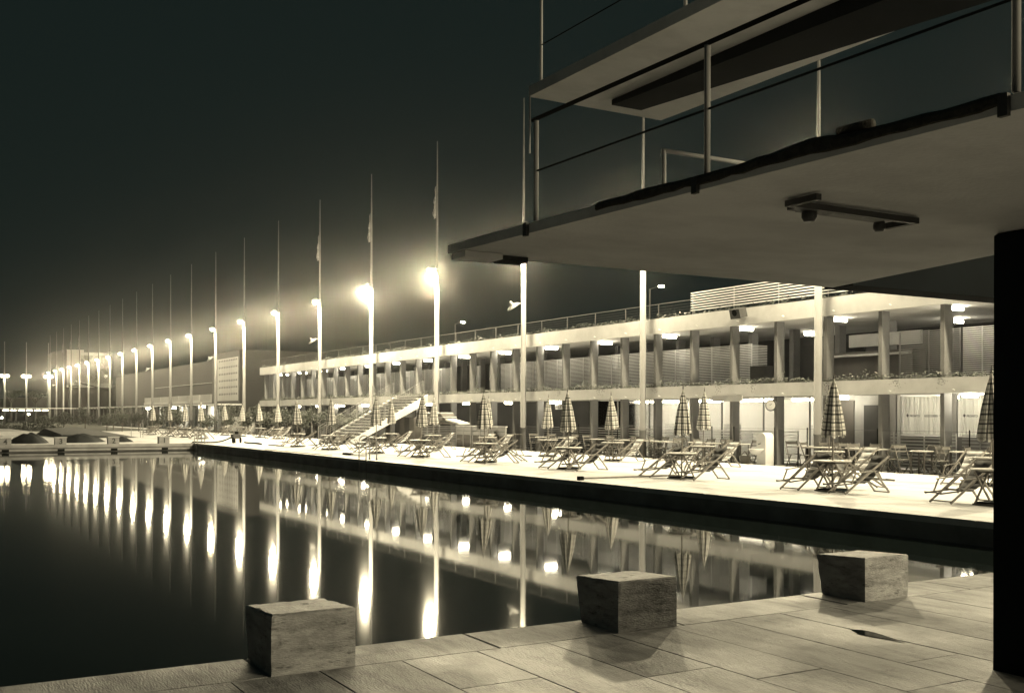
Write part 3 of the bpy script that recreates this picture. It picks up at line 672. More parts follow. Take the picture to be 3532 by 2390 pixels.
# clock, speaker, signs
ck = thing('clock', 'round dark rimmed clock hanging at a ground floor column', 'clock', (24.35, 25.23, 1.86))
for nm, m, r, a, b in (('rim', 'metal_dark', 0.19, 0.0, 0.07), ('face', 'slat', 0.155, -0.006, 0.001)):
    o = MB().lathe([(r, a), (r, b)], 28).build(nm, m, ck); o.rotation_euler = (0, R(90), R(20))
MB().bar((-0.02, 0, 0), (-0.02, -0.07, 0.05), 0.012, 0.012).bar((-0.02, 0, 0), (-0.02, 0.10, 0.04), 0.008, 0.008).build('hands', 'ink', ck)
MB().tube((0.02, 0, 0.18), (0.02, 0, 0.3), 0.012, 6).build('hanger', 'metal_dark', ck)
sk = thing('loudspeaker_box', 'dark box loudspeaker fixed to the roof fascia', 'loudspeaker', (24.30, 26.7, 4.93))
o = MB().box(-0.16, 0.16, -0.24, 0.24, -0.16, 0.16).build('case', 'metal_dark', sk); o.rotation_euler = (0, R(-14), 0)
o2 = MB().lathe([(0.11, 0), (0.11, 0.012), (0.05, 0.016)], 18).build('cone', 'black', sk, loc=(-0.165, 0, 0.0)); o2.rotation_euler = (0, R(-104), 0)
sg = thing('ticket_sign', 'small white sign board lettered BIGLIETTI above a doorway', 'sign', (24.93, 38.58, 1.88))
MB().box(0, 0.02, -0.37, 0.40, -0.10, 0.10).build('board', 'sign_white', sg)
text('BIGLIETTI', 0.17, 'ink', sg, (-0.003, 0.015, -0.06), (PI/2, 0, -PI/2), offset=0.004, align='CENTER')
tag(MB().box(25.52, 25.545, 23.62, 23.98, 1.30, 1.72).build('notice_poster', 'sign_white'), 'white notice pinned to the grey wall behind the largest umbrella', 'notice')
tag(MB().box(24.92, 24.95, 39.9, 40.25, 1.15, 1.38).build('notice_sheet', 'sign_white'), 'small white notice in the dark bay left of the BIGLIETTI sign', 'notice')
pn = thing('canopy_panel', 'dark glazed panel fixed under the white slab beside the bright room', 'panel', (24.42, 27.4, 2.1)); MB().box(0, 0.05, -0.75, 0.75, -0.10, 0.10).build('panel', 'stucco_dim', pn)

# ---------------------------------------------------------------- outside staircase
st = thing('outdoor_staircase', 'wide outdoor staircase with pale sloping stringers rising from the deck to the gallery', 'staircase', (19.8, 50.8, 0))
NS = 17; run = (24.45-19.85)/NS; rise = 2.57/NS
for i in range(NS):
    x = 0.05+i*run
    MB().box(x, x+run+0.06, 0.30, 3.9, i*rise+rise-0.075, i*rise+rise).build('tread', 'tread', st)
MB().hexa([(0.3, 0.32, 0.0), (4.60, 0.32, 2.02), (4.60, 3.88, 2.02), (0.3, 3.88, 0.0), (0.18, 0.32, 0.04), (4.55, 0.32, 2.42), (4.55, 3.88, 2.42), (0.18, 3.88, 0.04)]).build('flight_slab', 'interior', st)
for ys in (0.0, 4.05):
    MB().hexa([(0.45, ys, 0.0), (4.68, ys, 2.15), (4.68, ys+0.14, 2.15), (0.45, ys+0.14, 0.0), (0.0, ys, 0.0), (4.68, ys, 2.60), (4.68, ys+0.14, 2.60), (0.0, ys+0.14, 0.0)]).build('stringer', 'stucco', st)
for ys in (0.22, 4.12):
    rl = MB(); L = 10
    for i in range(L+1):
        x = 0.1+4.4*i/L; z = (x/4.6)*2.57+0.1
        if i % 5 == 0: rl.tube((x, ys, z-0.1), (x, ys, z+0.72), 0.016, 6)
    for d in (0.72, 0.58, 0.46, 0.34, 0.22, 0.10):
        rl.tube((0.1, ys, 0.05+0.1+d), (4.5, ys, 2.5+0.1+d), 0.012 if d == 0.72 else 0.006, 5)
    for i in range(40):
        x = 0.1+4.4*i/39; z = (x/4.6)*2.57+0.1; rl.tube((x, ys, z+0.08), (x, ys, z+0.72), 0.004, 4)
    rl.build('railing', 'metal', st)
mb = MB()
for _ in range(420):
    x = rf.uniform(0.3, 4.5); z = x/4.65*2.6+0.06+abs(rf.gauss(0, 0.07))
    p = Vector((x, 0.2+rf.gauss(0, 0.05), z)); a = Vector((rf.gauss(0, 1), rf.gauss(0, 1), rf.gauss(0, 1))).normalized(); b = a.orthogonal().normalized(); q = 0.03*rf.uniform(0.5, 1.3)
    mb.quad(p-a*q, p+b*q*0.5, p+a*q, p-b*q*0.5)
mb.v = [(a+19.8, b+50.8, c) for a, b, c in mb.v]
o = mb.build('stair_planting', 'leaf_pale'); o['kind'] = 'stuff'; tag(o, 'small flowering plants along the right stringer of the staircase', 'plants')
# cabinets under the stairs
cab = thing('storage_cabinet', 'dark wooden storage cabinets standing under the right side of the staircase', 'cabinet', (23.4, 50.2, -0.06))
for i in range(4): MB().box(0, 0.5, 0.0+0.62*i, 0.6+0.62*i, 0, 1.45).build('cabinet_door', 'interior' if i % 2 else 'interior2', cab)

# ---------------------------------------------------------------- deckchairs, tables, umbrellas
def deckchair(canvas, wood='wood'):
    t = thing('deckchair', 'x', 'deckchair', (0, 0, 0), 0, 'wooden deckchairs on the pool deck')
    fr = MB()
    for sy in (-0.235, 0.235): fr.bar((-0.60, sy, 0.02), (0.52, sy, 0.74), 0.022, 0.036)
    fr.bar((0.51, -0.26, 0.735), (0.51, 0.26, 0.735), 0.03, 0.02).bar((-0.56, -0.235, 0.045), (-0.56, 0.235, 0.045), 0.022, 0.022)
    fr.build('back_frame', wood, t)
    rg = MB()
    for sy in (-0.20, 0.20): rg.bar((-0.26, sy, 0.235), (0.10, sy, 0.47), 0.02, 0.03).bar((0.13, sy, 0.49), (0.56, sy, 0.015), 0.02, 0.032)
    rg.bar((0.55, -0.20, 0.02), (0.55, 0.20, 0.02), 0.024, 0.024).bar((-0.25, -0.20, 0.235), (-0.25, 0.20, 0.235), 0.022, 0.022).bar((0.30, -0.20, 0.30), (0.30, 0.20, 0.30), 0.016, 0.016)
    rg.build('prop_frame', wood, t)
    for sy in (-0.265, 0.265):
        MB().bar((0.16, sy, 0.455), (-0.40, sy, 0.415), 0.045, 0.016).build('armrest', wood, t)
        MB().bar((-0.36, sy, 0.41), (-0.47, sy, 0.20), 0.018, 0.026).build('arm_support', wood, t)
    lr = MB()
    for sy in (-0.17, 0.17): lr.bar((-0.20, sy, 0.225), (-0.78, sy, 0.185), 0.018, 0.026)
    lr.bar((-0.77, -0.19, 0.20), (-0.77, 0.19, 0.20), 0.02, 0.02)
    lr.build('leg_rest', 'wood_dark', t)
    sl = MB(); pr = [(0.51, 0.745), (0.41, 0.60), (0.30, 0.455), (0.18, 0.33), (0.05, 0.245), (-0.08, 0.205), (-0.19, 0.212), (-0.25, 0.245)]
    for a, b in zip(pr, pr[1:]):
        sl.quad((a[0], -0.195, a[1]), (b[0], -0.195, b[1]), (b[0], 0.195, b[1]), (a[0], 0.195, a[1]))
    o = sl.build('canvas_sling', canvas, t, smooth=True); md = o.modifiers.new('thick', 'SOLIDIFY'); md.thickness = 0.006
    return t
def round_table():
    t = thing('round_table', 'x', 'table', (0, 0, 0), 0, 'round deck tables with umbrellas')
    MB().lathe([(0.375, 0.60), (0.385, 0.605), (0.385, 0.622), (0.37, 0.628)], 32).build('table_top', 'wood_top', t)
    MB().lathe([(0.30, 0.565), (0.30, 0.598)], 8).build('table_frame', 'wood_dark', t)
    for (sx, sy) in ((1, 1), (-1, 1), (1, -1), (-1, -1)):
        MB().bar((0.24*sx, 0.22*sy, 0.58), (-0.26*sx, 0.20*sy, 0.02), 0.022, 0.032).build('leg', 'wood', t)
    MB().bar((-0.27, -0.23, 0.02), (-0.27, 0.23, 0.02), 0.03, 0.03).bar((0.27, -0.23, 0.02), (0.27, 0.23, 0.02), 0.03, 0.03).build('foot_rail', 'wood_dark', t)
    MB().box(-0.21, 0.21, -0.21, 0.21, 0.0, 0.06).build('base_block', 'concrete_dark_shade', t)
    return t
def umbrella(seed):
    t = thing('closed_umbrella', 'x', 'umbrella', (0, 0, 0), 0, 'closed plaid umbrellas on the pool deck')
    MB().tube((0, 0, 0.06), (0, 0, 2.12), 0.017, 8).build('pole', 'wood', t, smooth=True)
    rr = random.Random(seed); NSG = 48; prof = [(0.0, 2.30, 0.008), (0.04, 2.20, 0.014), (0.09, 2.13, 0.030), (0.2, 2.00, 0.062), (0.35, 1.82, 0.095), (0.5, 1.64, 0.125), (0.65, 1.46, 0.148), (0.8, 1.30, 0.168), (0.93, 1.16, 0.185), (1.0, 1.10, 0.178)]
    ph = rr.uniform(0, 6); fo = rr.choice((7, 8)); lean = rr.uniform(-0.04, 0.04)
    mb = MB(); uvs = []
    for (u, z, r) in prof:
        for i in range(NSG):
            a = 2*PI*i/NSG; fold = abs(math.sin(a*fo/2+ph+0.35*math.sin(3*u+ph)))
            rad = r*(0.72+0.54*fold+0.06*math.sin(3*a+ph))
            zz = z+(0.035*math.sin(a*fo+ph) if u > 0.98 else 0)
            mb.v.append((rad*math.cos(a)+lean*u*0.6, rad*math.sin(a), zz)); uvs.append((i/NSG, u))
    nr = len(prof)
    for k in range(nr-1):
        for i in range(NSG): j = (i+1) % NSG; mb.f.append((k*NSG+j, k*NSG+i, (k+1)*NSG+i, (k+1)*NSG+j))
    me = mb.mesh('canopy', 'plaid', True); ul = me.uv_layers.new(name='UVMap')
    for p in me.polygons:
        idx = [me.loops[l].vertex_index for l in p.loop_indices]; wrap = any(v % NSG == NSG-1 for v in idx) and any(v % NSG == 0 for v in idx)
        for l in p.loop_indices:
            v = me.loops[l].vertex_index; u, w = uvs[v]
            if wrap and v % NSG == 0: u = 1.0
            ul.data[l].uv = (u, w)
    cn = put('canopy', me, t)
    MB().tube((lean*0.1, 0, 2.25), (0, 0, 2.36), 0.012, 6, 0.004).build('finial', 'wood_dark', cn)
    return t
CH = {'d': deckchair('canvas_dark'), 'l': deckchair('canvas_light')}; used = {'d': False, 'l': False}
TB = round_table(); UM = [umbrella(i) for i in (1, 2, 3)]; uu = [False]*3; tbu = False
rs = random.Random(21)
def place(proto, flags, key, loc, rz, label):
    if not flags[key]: flags[key] = True; proto.location = loc; proto.rotation_euler = (0, 0, rz); proto['label'] = label; return proto
    return dup(proto, loc, rz, label)
tflag = {0: False}
rowA = [11.55, 15.3, 20.1, 25.0, 29.75, 34.6, 38.9, 43.75, 48.3, 66.3, 70.8, 75.0, 80.5]
rowB = [14.84, 19.3, 24.4, 28.9, 33.1, 37.6, 42.4, 47.0, 64.3, 68.3, 72.8, 77.1]
for row, ss, tt in (('pool-side', rowA, 16.4), ('terrace-side', rowB, 20.75)):
    for i, s in enumerate(ss):
        w = '%s from the right' % ORD[i]
        jt = tt+rs.uniform(-0.1, 0.1)
        lean = rs.uniform(-0.05, 0.05)
        o = place(UM[i % 3], uu, i % 3, (jt, s, 0), rs.uniform(0, 6), 'closed plaid umbrella in the %s row, %s' % (row, w))
        o.rotation_euler = (lean, rs.uniform(-0.06, 0.06), o.rotation_euler[2]); o.scale = (rs.uniform(0.9, 1.12), rs.uniform(0.9, 1.12), rs.uniform(0.97, 1.03))
        if row == 'pool-side' or s < 60 or i % 2 == 0 or True:
            place(TB, tflag, 0, (jt, s, 0), rs.uniform(-0.3, 0.3)+ (0.1 if row == 'pool-side' else 0.3), 'round wooden table under the %s umbrella of the %s row' % (ORD[i], row))
        for j, (dx, dy, rz, c) in enumerate(((0.08, 0.68, 0.06, 'd'), (0.10, -0.78, -0.06, 'd'), (0.92, 0.12, PI-0.3, 'l'))):
            if j == 2 and (row == 'terrace-side' or i not in (1, 4, 7)): continue
            if row == 'terrace-side' and j == 0 and i in (1, 3, 4, 6, 7, 9, 10): continue
            c2 = c if row == 'pool-side' else 'l'
            if row == 'pool-side' and i in (5, 9) and j == 1: c2 = 'l'
            nm = ('left of', 'right of', 'behind')[j]
            place(CH[c2], used, c2, (jt+dx+rs.uniform(-0.08, 0.08), s+dy+rs.uniform(-0.1, 0.1), 0), rz+rs.uniform(-0.16, 0.16), '%s deckchair %s the %s %s umbrella from the right' % ('dark' if c2 == 'd' else 'light', nm, ORD[i], row))
# ---------------------------------------------------------------- cafe tables and chairs on the terrace
def cafe_table(sq):
    t = thing('cafe_table', 'x', 'table', (0, 0, 0), 0, 'cafe tables on the terrace')
    if sq: MB().box(-0.36, 0.36, -0.36, 0.36, 0.63, 0.66).build('table_top', 'wood_top', t)
    else: MB().lathe([(0.30, 0.63), (0.31, 0.64), (0.30, 0.66)], 24).build('table_top', 'wood_top', t)
    w = 0.3 if sq else 0.2
    for (sx, sy) in ((1, 1), (-1, 1), (1, -1), (-1, -1)): MB().bar((w*sx, w*sy, 0), (w*sx*0.93, w*sy*0.93, 0.63), 0.035, 0.035).build('leg', 'wood_dark', t)
    return t
def cafe_chair():
    t = thing('folding_chair', 'x', 'chair', (0, 0, 0), 0, 'folding chairs on the terrace')
    MB().box(-0.19, 0.17, -0.18, 0.18, 0.385, 0.405).build('seat', 'wood_mid', t)
    b = MB()
    for sy in (-0.18, 0.18): b.bar((-0.16, sy, 0), (0.19, sy, 0.80), 0.022, 0.03)
    b.build('back_frame', 'wood_mid', t)
    b = MB().box(0.15, 0.175, -0.17, 0.17, 0.70, 0.78).box(0.12, 0.14, -0.17, 0.17, 0.60, 0.64); b.build('backrest', 'wood_mid', t)
    b = MB()
    for sy in (-0.155, 0.155): b.bar((0.22, sy, 0), (-0.17, sy, 0.39), 0.022, 0.028)
    b.bar((0.20, -0.155, 0.03), (0.20, 0.155, 0.03), 0.02, 0.02).bar((-0.11, -0.18, 0.12), (-0.11, 0.18, 0.12), 0.02, 0.02); b.build('front_frame', 'wood_mid', t)
    return t
CT = {0: cafe_table(True), 1: cafe_table(False)}; ctf = {0: False, 1: False}; CC = {0: cafe_chair()}; ccf = {0: False}
spots = [(23.75, 14.9, 1), (23.85, 16.9, 0), (24.25, 18.1, 1), (23.8, 19.0, 1), (23.75, 20.6, 0), (24.2, 21.6, 1), (23.85, 22.5, 0), (24.2, 23.5, 1), (23.95, 26.2, 1), (23.8, 27.4, 1), (24.15, 28.6, 1), (23.8, 29.9, 0), (24.15, 31.2, 1), (23.85, 32.6, 0), (23.9, 34.3, 1), (23.85, 36.6, 0), (23.9, 38.4, 1)]
for i, (x, s, k) in enumerate(spots):
    place(CT[k], ctf, k, (x, s, -0.06), rs.uniform(-0.2, 0.2), '%s cafe table on the dark terrace, %s from the right' % ('round' if k else 'square', ORD[i]))
    for j, (dx, dy, rz) in enumerate(((-0.05, 0.55, PI/2), (0.05, -0.58, -PI/2), (0.45, 0.1, 0.0))):
        if j == 2 and (i % 3): continue
        place(CC[0], ccf, 0, (x+dx+rs.uniform(-0.05, 0.05), s+dy+rs.uniform(-0.06, 0.06), -0.06), rz+rs.uniform(-0.4, 0.4), 'wooden folding chair at the %s terrace table from the right, %s side' % (ORD[i], ('left', 'right', 'rear')[j]))

# ---------------------------------------------------------------- small things on the deck
fo = thing('drinking_fountain', 'white round-topped drinking fountain with a stone basin in front of a column', 'drinking fountain', (23.75, 24.85, -0.03))
sl = MB(); pts = [(0, 0)]; 
prof = [(-0.20, 0.0), (-0.20, 0.86)] + [(-0.20*math.cos(a*PI/8), 0.86+0.16*math.sin(a*PI/8)) for a in range(1, 8)] + [(0.20, 0.86), (0.20, 0.0)]
n = len(prof)
for dy in (-0.17, 0.17): sl.v += [(a, dy, z) for a, z in prof]
sl.f.append(tuple(range(n))); sl.f.append(tuple(range(2*n-1, n-1, -1)))
for i in range(n): j = (i+1) % n; sl.f.append((i, n+i, n+j, j))
o = sl.build('stele', 'sign_white', fo, rz=R(90))
MB().lathe([(0.05, 0.33), (0.14, 0.36), (0.21, 0.45), (0.24, 0.52), (0.22, 0.52), (0.18, 0.46)], 20, (-0.36, 0.02)).build('basin', 'stucco', fo, smooth=True)
MB().tube((-0.18, 0.02, 0.68), (-0.27, 0.02, 0.66), 0.015, 6).build('spout', 'metal_dark', fo)
bk = thing('wicker_basket', 'dark wicker basket with a triangular handle beside the drinking fountain', 'basket', (23.5, 25.5, -0.03))
MB().lathe([(0.13, 0.0), (0.17, 0.12), (0.19, 0.27), (0.17, 0.27), (0.15, 0.12)], 14).build('body', 'wood_dark', bk)
MB().bar((0, -0.19, 0.27), (0, 0, 0.42), 0.012, 0.02).bar((0, 0, 0.42), (0, 0.19, 0.27), 0.012, 0.02).build('handle', 'wood', bk)
def ladder(x, y, w, label, rz=0):
    t = thing('pool_ladder', label, 'ladder', (x, y, 0), rz, 'curved steel pool ladders')
    for dy in (-w/2, w/2):
        p = [(-0.10, dy, -0.9), (-0.10, dy, 0.62)] + [(0.09-0.19*math.cos(a*PI/8), dy, 0.62+0.19*math.sin(a*PI/8)) for a in range(1, 8)] + [(0.28, dy, 0.62), (0.28, dy, 0.0)]
        MB().path(p, 0.023, 8).build('handrail', 'metal', t, smooth=True)
        MB().lathe([(0.035, 0.0), (0.035, 0.03), (0.02, 0.05)], 10, (0.28, dy)).build('foot_flange', 'metal_dark', t)
    for z in (-0.5, -0.8): MB().box(-0.14, -0.06, -w/2, w/2, z-0.012, z+0.012).build('rung', 'metal', t)
    return t
ladder(13.80, 33.5, 0.62, 'steel pool ladder with hooped handrails on the side edge near the staircase')
ladder(13.80, 58.0-1.6, 0.62, 'steel pool ladder with hooped handrails at the far corner of the pool')
gf = thing('ladder_rail', 'three bare upright handrails standing on the deck beyond block number one', 'handrail', (13.7, 71.6, 0))
for (a, b, h) in ((-0.3, 0.7, 0.9), (0.2, 0.3, 0.9), (0.26, -0.2, 0.9)): MB().tube((a, b, 0), (a, b, h), 0.02, 6).build('upright', 'metal', gf)
MB().path([(0.2, 0.3, 0.9), (0.23, 0.05, 0.98), (0.26, -0.2, 0.9)], 0.02, 6).build('hoop', 'metal', gf)
pu = thing('wheeled_pump', 'small dark motor pump on two wheels on the deck by the far pool corner', 'pump', (15.7, 56.1, 0))
MB().box(-0.18, 0.2, -0.26, 0.26, 0.24, 0.48).build('tank', 'metal_dark', pu)
MB().lathe([(0.10, 0.48), (0.11, 0.58), (0.06, 0.62)], 12, (0.05, -0.05)).build('motor', 'black', pu, smooth=True)
MB().path([(0.05, -0.1, 0.6), (0.05, -0.2, 0.72), (0.05, -0.32, 0.74)], 0.02, 6).build('handle', 'metal_dark', pu)
for dx in (-0.2, 0.2):
    w = MB().lathe([(0.06, -0.025), (0.16, -0.02), (0.16, 0.02), (0.06, 0.025)], 18).build('wheel', 'black', pu, loc=(dx, -0.26, 0.16)); w.rotation_euler = (0, R(90), 0)
MB().box(-0.05, 0.05, 0.14, 0.22, 0, 0.25).build('stand', 'black', pu)
def smooth_path(pts, n=6):
    out = []
    for i in range(len(pts)-1):
        p0 = Vector(pts[max(i-1, 0)]); p1 = Vector(pts[i]); p2 = Vector(pts[i+1]); p3 = Vector(pts[min(i+2, len(pts)-1)])
        for k in range(n):
            t = k/n; out.append(0.5*((2*p1)+(p2-p0)*t+(2*p0-5*p1+4*p2-p3)*t*t+(3*p1-p0-3*p2+p3)*t**3))
    out.append(Vector(pts[-1])); return out
tag(MB().path(smooth_path([(13.66, 57.6, -0.3), (13.75, 57.3, 0.03), (14.1, 57.0, 0.035), (14.7, 56.7, 0.035), (15.2, 56.6, 0.12), (15.6, 56.35, 0.32)]), 0.035, 8).build('suction_hose', 'black', smooth=True), 'black hose running from the pump over the pool edge', 'hose')
tag(MB().path(smooth_path([(16.08, 55.7, 0.05), (16.0, 54.9, 0.04), (16.2, 53.9, 0.035), (16.1, 52.8, 0.03)]), 0.04, 8).build('loose_hose', 'black', smooth=True), 'short black hose lying on the deck to the right of the pump', 'hose')
tag(MB().path(smooth_path([(15.95, 50.9, 0.03), (15.75, 50.4, 0.05), (16.05, 50.0, 0.03), (15.85, 49.6, 0.04), (16.1, 49.2, 0.03)]), 0.03, 6).build('rope_heap', 'metal_dark', smooth=True), 'small tangled dark rope on the deck before the first steps', 'rope')
bm = thing('deck_brush', 'long white handled brush with a dark head lying on the coping', 'brush', (14.9, 37.9, 0.0))
MB().box(-0.08, 0.08, -0.35, 0.35, 0.0, 0.07).build('brush_head', 'black', bm)
MB().tube((0, -0.35, 0.03), (-0.05, -1.9, 0.03), 0.02, 6).build('handle', 'sign_white', bm)
sq = thing('cleaning_pole', 'long thin pole lying across the deck with a dark end at the pool edge', 'pole', (14.0, 20.75, 0.0))
MB().tube((0.0, 0, 0.04), (2.75, -0.15, 0.05), 0.022, 8).build('shaft', 'wood', sq)
MB().box(-0.08, 0.04, -0.06, 0.06, 0.0, 0.09).build('head', 'black', sq)
tag(MB().path([(13.9+0.02*i, 45-1.1*i, 0.012) for i in range(8)], 0.01, 5).build('deck_cable', 'metal_dark'), 'thin dark cable lying along the coping left of the ladder', 'cable')
# piled loungers and crates right of the staircase
cs = thing('stacked_bed_frames', 'tall stack of slatted sunbed frames at the right foot of the staircase', 'stack of frames', (23.35, 46.6, -0.06))
for i in range(12):
    o = random.Random(i).uniform(-0.05, 0.05)
    MB().box(o, 0.75+o, -0.3, 2.6, 0.06+i*0.085, 0.085+i*0.085).build('bed_frame', 'slat_dark', cs)
MB().box(-0.02, 0.0, 0.5, 0.56, 0, 1.1).box(-0.02, 0.0, 1.9, 1.96, 0, 1.1).build('upright', 'slat_dark', cs)
for i in range(6):
    mz = 1.06+0.10*i; a = 0.35*math.sin(i*1.7)
    m = MB().cbox(-0.36, 0.36, -0.95, 0.95, 0, 0.085, 0.03).build('mattress', 'slat_dark' if i % 2 else 'wood', None, (23.75, 48.0+a-(0.3 if i > 3 else 0), mz), rs.uniform(-0.05, 0.05))
    tag(m, 'flat striped mattress lying on the sunbed frames, %s of the pile from below' % ORD[i], 'mattress', 'mattresses piled on the sunbed frames')
m = MB().hexa([(-0.3, -0.9, 0), (0.3, -0.9, 0), (0.3, 0.5, 0.18), (-0.3, 0.5, 0.18), (-0.3, -0.9, 0.08), (0.3, -0.9, 0.08), (0.3, 0.5, 0.26), (-0.3, 0.5, 0.26)]).build('mattress', 'canvas_light', None, (23.6, 45.9, 1.06)); tag(m, 'single mattress sagging over the right end of the pile of frames', 'mattress')
for k in range(3):
    t = thing('slatted_screen_panel', 'wooden panelled screen in the low row right of the mattress pile, %s from the left' % ORD[k], 'screen', (23.5, 45.6-k*1.65, -0.06), 0, 'low wooden screens right of the mattress pile')
    for i in range(5): MB().box(0, 0.03, -1.5, 0, 0.04+0.2*i, 0.22+0.2*i).build('board', 'interior2' if i < 3 else 'slat_dark', t)
    MB().box(-0.03, 0.06, -1.55, 0.05, 1.04, 1.08).build('top_rail', 'slat', t)
    for yy in (-1.5, -0.75, -0.04): MB().box(-0.025, 0.0, yy, yy+0.05, 0, 1.04).build('upright', 'slat_dark', t)
sh = thing('plant_tub', 'dark leafy shrub in a tub beside the pale lamp pole base', 'potted shrub', (23.6, 41.6, -0.06))
MB().lathe([(0.15, 0), (0.2, 0.3), (0.18, 0.3)], 12).build('tub', 'stucco_dim', sh); leaves(500, 0, 0, 0.62, 0.33, 0.4, 0.36, 0.05, rnd=rf).build('foliage', 'leaf_dark', sh)
wbin = thing('cafe_trolley', 'dark wooden service trolley against the pale lamp pole', 'trolley', (23.6, 40.2, -0.06))
for z in (0.2, 0.72): MB().box(-0.2, 0.2, -0.35, 0.35, z, z+0.03).build('shelf', 'wood_dark', wbin)
for (a, b) in ((-0.18, -0.33), (0.18, -0.33), (-0.18, 0.33), (0.18, 0.33)): MB().box(a-0.015, a+0.015, b-0.015, b+0.015, 0, 0.72).build('leg', 'wood_dark', wbin)

# tarpaulin heaps behind the numbered blocks
def heap(name, label, cx, cy, rx, ry, h, seed, rz=0):
    r = random.Random(seed); mb = MB(); N = 22; K = 7
    for k in range(K+1):
        q = k/K
        for i in range(N):
            a = 2*PI*i/N; w = 1+0.10*math.sin(3*a+seed)+0.07*math.sin(7*a+seed*2)
            z = h*(math.cos(q*PI/2)**0.8)*(1+0.16*r.uniform(-1, 1)) if q < 1 else 0
            mb.v.append((rx*q*w*math.cos(a), ry*q*w*math.sin(a), max(z, 0.0)+0.0))
    for k in range(K):
        for i in range(N): j = (i+1) % N; mb.f.append((k*N+i, (k+1)*N+i, (k+1)*N+j, k*N+j))
    o = mb.build(name, 'tarp', None, (cx, cy, 0.0), rz, True); return tag(o, label, 'tarpaulin')
heap('tarpaulin_heap', 'dark domed heap under a tarpaulin between blocks four and three', 6.1, 60.2, 1.0, 0.8, 0.50, 1, 0.5)
heap('tarpaulin_heap', 'dark crumpled heap under a tarpaulin between blocks three and two', 8.7, 61.0, 1.3, 0.8, 0.42, 2, 0.5)
heap('tarpaulin_heap', 'small dark heap under a tarpaulin just right of block two', 10.75, 60.9, 0.6, 0.5, 0.28, 3, 0.4)
tp = MB(); P3 = [(9.0, 72.0, 0.02), (13.6, 71.0, 0.02), (13.3, 96.0, 0.02), (8.9, 84.0, 0.02)]
tp.hexa([P3[0], P3[1], P3[2], P3[3], (9.3, 73.0, 0.20), (13.2, 72.0, 0.05), (13.1, 94.0, 0.45), (9.4, 83.0, 0.48)])
tag(tp.build('flat_dark_object', 'tarp'), 'large dark low object lying on the pale deck beyond block two', 'tarpaulin')  # low near-black form, one even material

# ---------------------------------------------------------------- pergola and garden
pg = thing('pergola', 'long low pergola with a thin white roof running across the far garden', 'pergola', (26, 98, 0))
MB().box(-0.6, 1.6, -1.5, 78, 2.36, 2.49).build('roof_edge', 'white_wall', pg)
MB().box(-66, 1.6, 78, 79.5, 2.30, 2.42).build('roof_edge', 'white_wall', pg)
for k in range(26): MB().box(-0.5, -0.38, k*3.0, k*3.0+0.12, 0, 2.36).build('post', 'white_pole', pg)
for k in range(24): MB().box(-2-k*2.7, -1.86-k*2.7, 78.1, 78.24, 0, 2.30).build('post', 'white_pole', pg)
for k in range(15): MB().box(-4-k*1.1, -3.2-k*1.1, 79.6, 79.9, 1.95, 2.15).build('lit_panel', 'bulb_far', pg) if k in (2, 3, 4, 5, 6, 7) else None
cbn = thing('cabin_row', 'row of pale changing cabins behind the bushes under the pergola', 'cabins', (26.6, 100, 0))
for k in range(30): MB().box(0+0.04*(k % 2), 0.2, k*0.9, k*0.9+(0.86 if k % 4 else 0.7), 0, 2.3).build('cabin_board', ('white_wall', 'stucco_dim', 'white_wall')[k % 3], cbn)
MB().box(-0.3, 0.3, -12, 0, 0, 1.3).build('low_wall', 'white_wall', cbn)
for k, (s, z) in enumerate(((115, 2.15), (128, 2.15), (103, 2.2))):
    t = thing('pergola_light', 'small bright light under the pergola roof, %s from the right' % ORD[k], 'lamp', (25.6, s, z), 0, 'lights under the pergola'); MB().box(-0.1, 0.1, -0.8, 0.8, -0.04, 0.04).build('tube', 'tube', t)
for k in range(9):
    rr = random.Random(k+50)
    tag(MB().lathe([(0.05, -0.15), (0.2, 0), (0.05, 0.15)], 8).build('garden_light', 'tube', None, (-2+k*2.7+rr.uniform(-1, 1), 200+rr.uniform(-6, 6), 1.0+rr.uniform(-0.2, 0.8))), 'tiny distant garden light at the far left, %s from the left' % ORD[k], 'lamp', 'tiny distant lights at the far left')

def bush(x, y, rx, rz, n, m, label, trunk=True, size=0.09, name='bush'):
    t = thing(name, label, 'bush' if name == 'bush' else 'tree', (x, y, -0.02))
    if trunk:
        b = MB().tube((0, 0, -0.05), (0.04, 0.02, rz*0.9), 0.05, 7, 0.03)
        for k in range(4): a = k*1.6; b.tube((0.02, 0.01, rz*0.6), (rx*0.5*math.cos(a), rx*0.5*math.sin(a), rz*1.25), 0.025, 5, 0.01)
        b.build('trunk', 'bark', t)
    leaves(n, 0, 0, rz*(1.25 if trunk else 1.0), rx, rx, rz*(0.8 if trunk else 1.0), size, clumps=16, rnd=rf).build('crown', m, t); return t
bl = [(15.2, 104, 1.3, 1.1), (16.6, 101, 1.0, 0.8), (17.4, 98, 1.2, 0.9), (18.6, 97, 0.9, 0.9), (19.2, 93, 0.9, 0.8), (20.2, 92, 1.2, 1.1), (21.5, 95, 0.9, 1.0), (22.3, 88, 0.9, 0.8), (22.8, 84, 0.7, 0.9), (13.6, 106, 1.4, 0.9), (12.0, 106, 1.2, 0.8), (23.9, 82.0, 0.9, 0.9), (24.0, 79.5, 0.9, 0.95), (23.8, 77.0, 1.0, 1.0), (24.0, 74.5, 0.9, 1.0), (23.9, 72, 1.0, 1.0), (23.9, 69.5, 0.9, 0.95), (24.0, 67, 0.9, 1.0), (23.9, 64.6, 0.9, 0.95), (23.8, 62.2, 0.8, 0.9), (23.9, 59.8, 0.8, 0.95), (23.9, 57.4, 0.8, 0.9), (18.0, 106, 1.3, 1.2), (24.6, 90, 1.2, 1.2), (25.4, 87, 1.3, 1.3), (26.6, 85, 1.4, 1.5), (28.5, 84, 1.6, 1.7)]
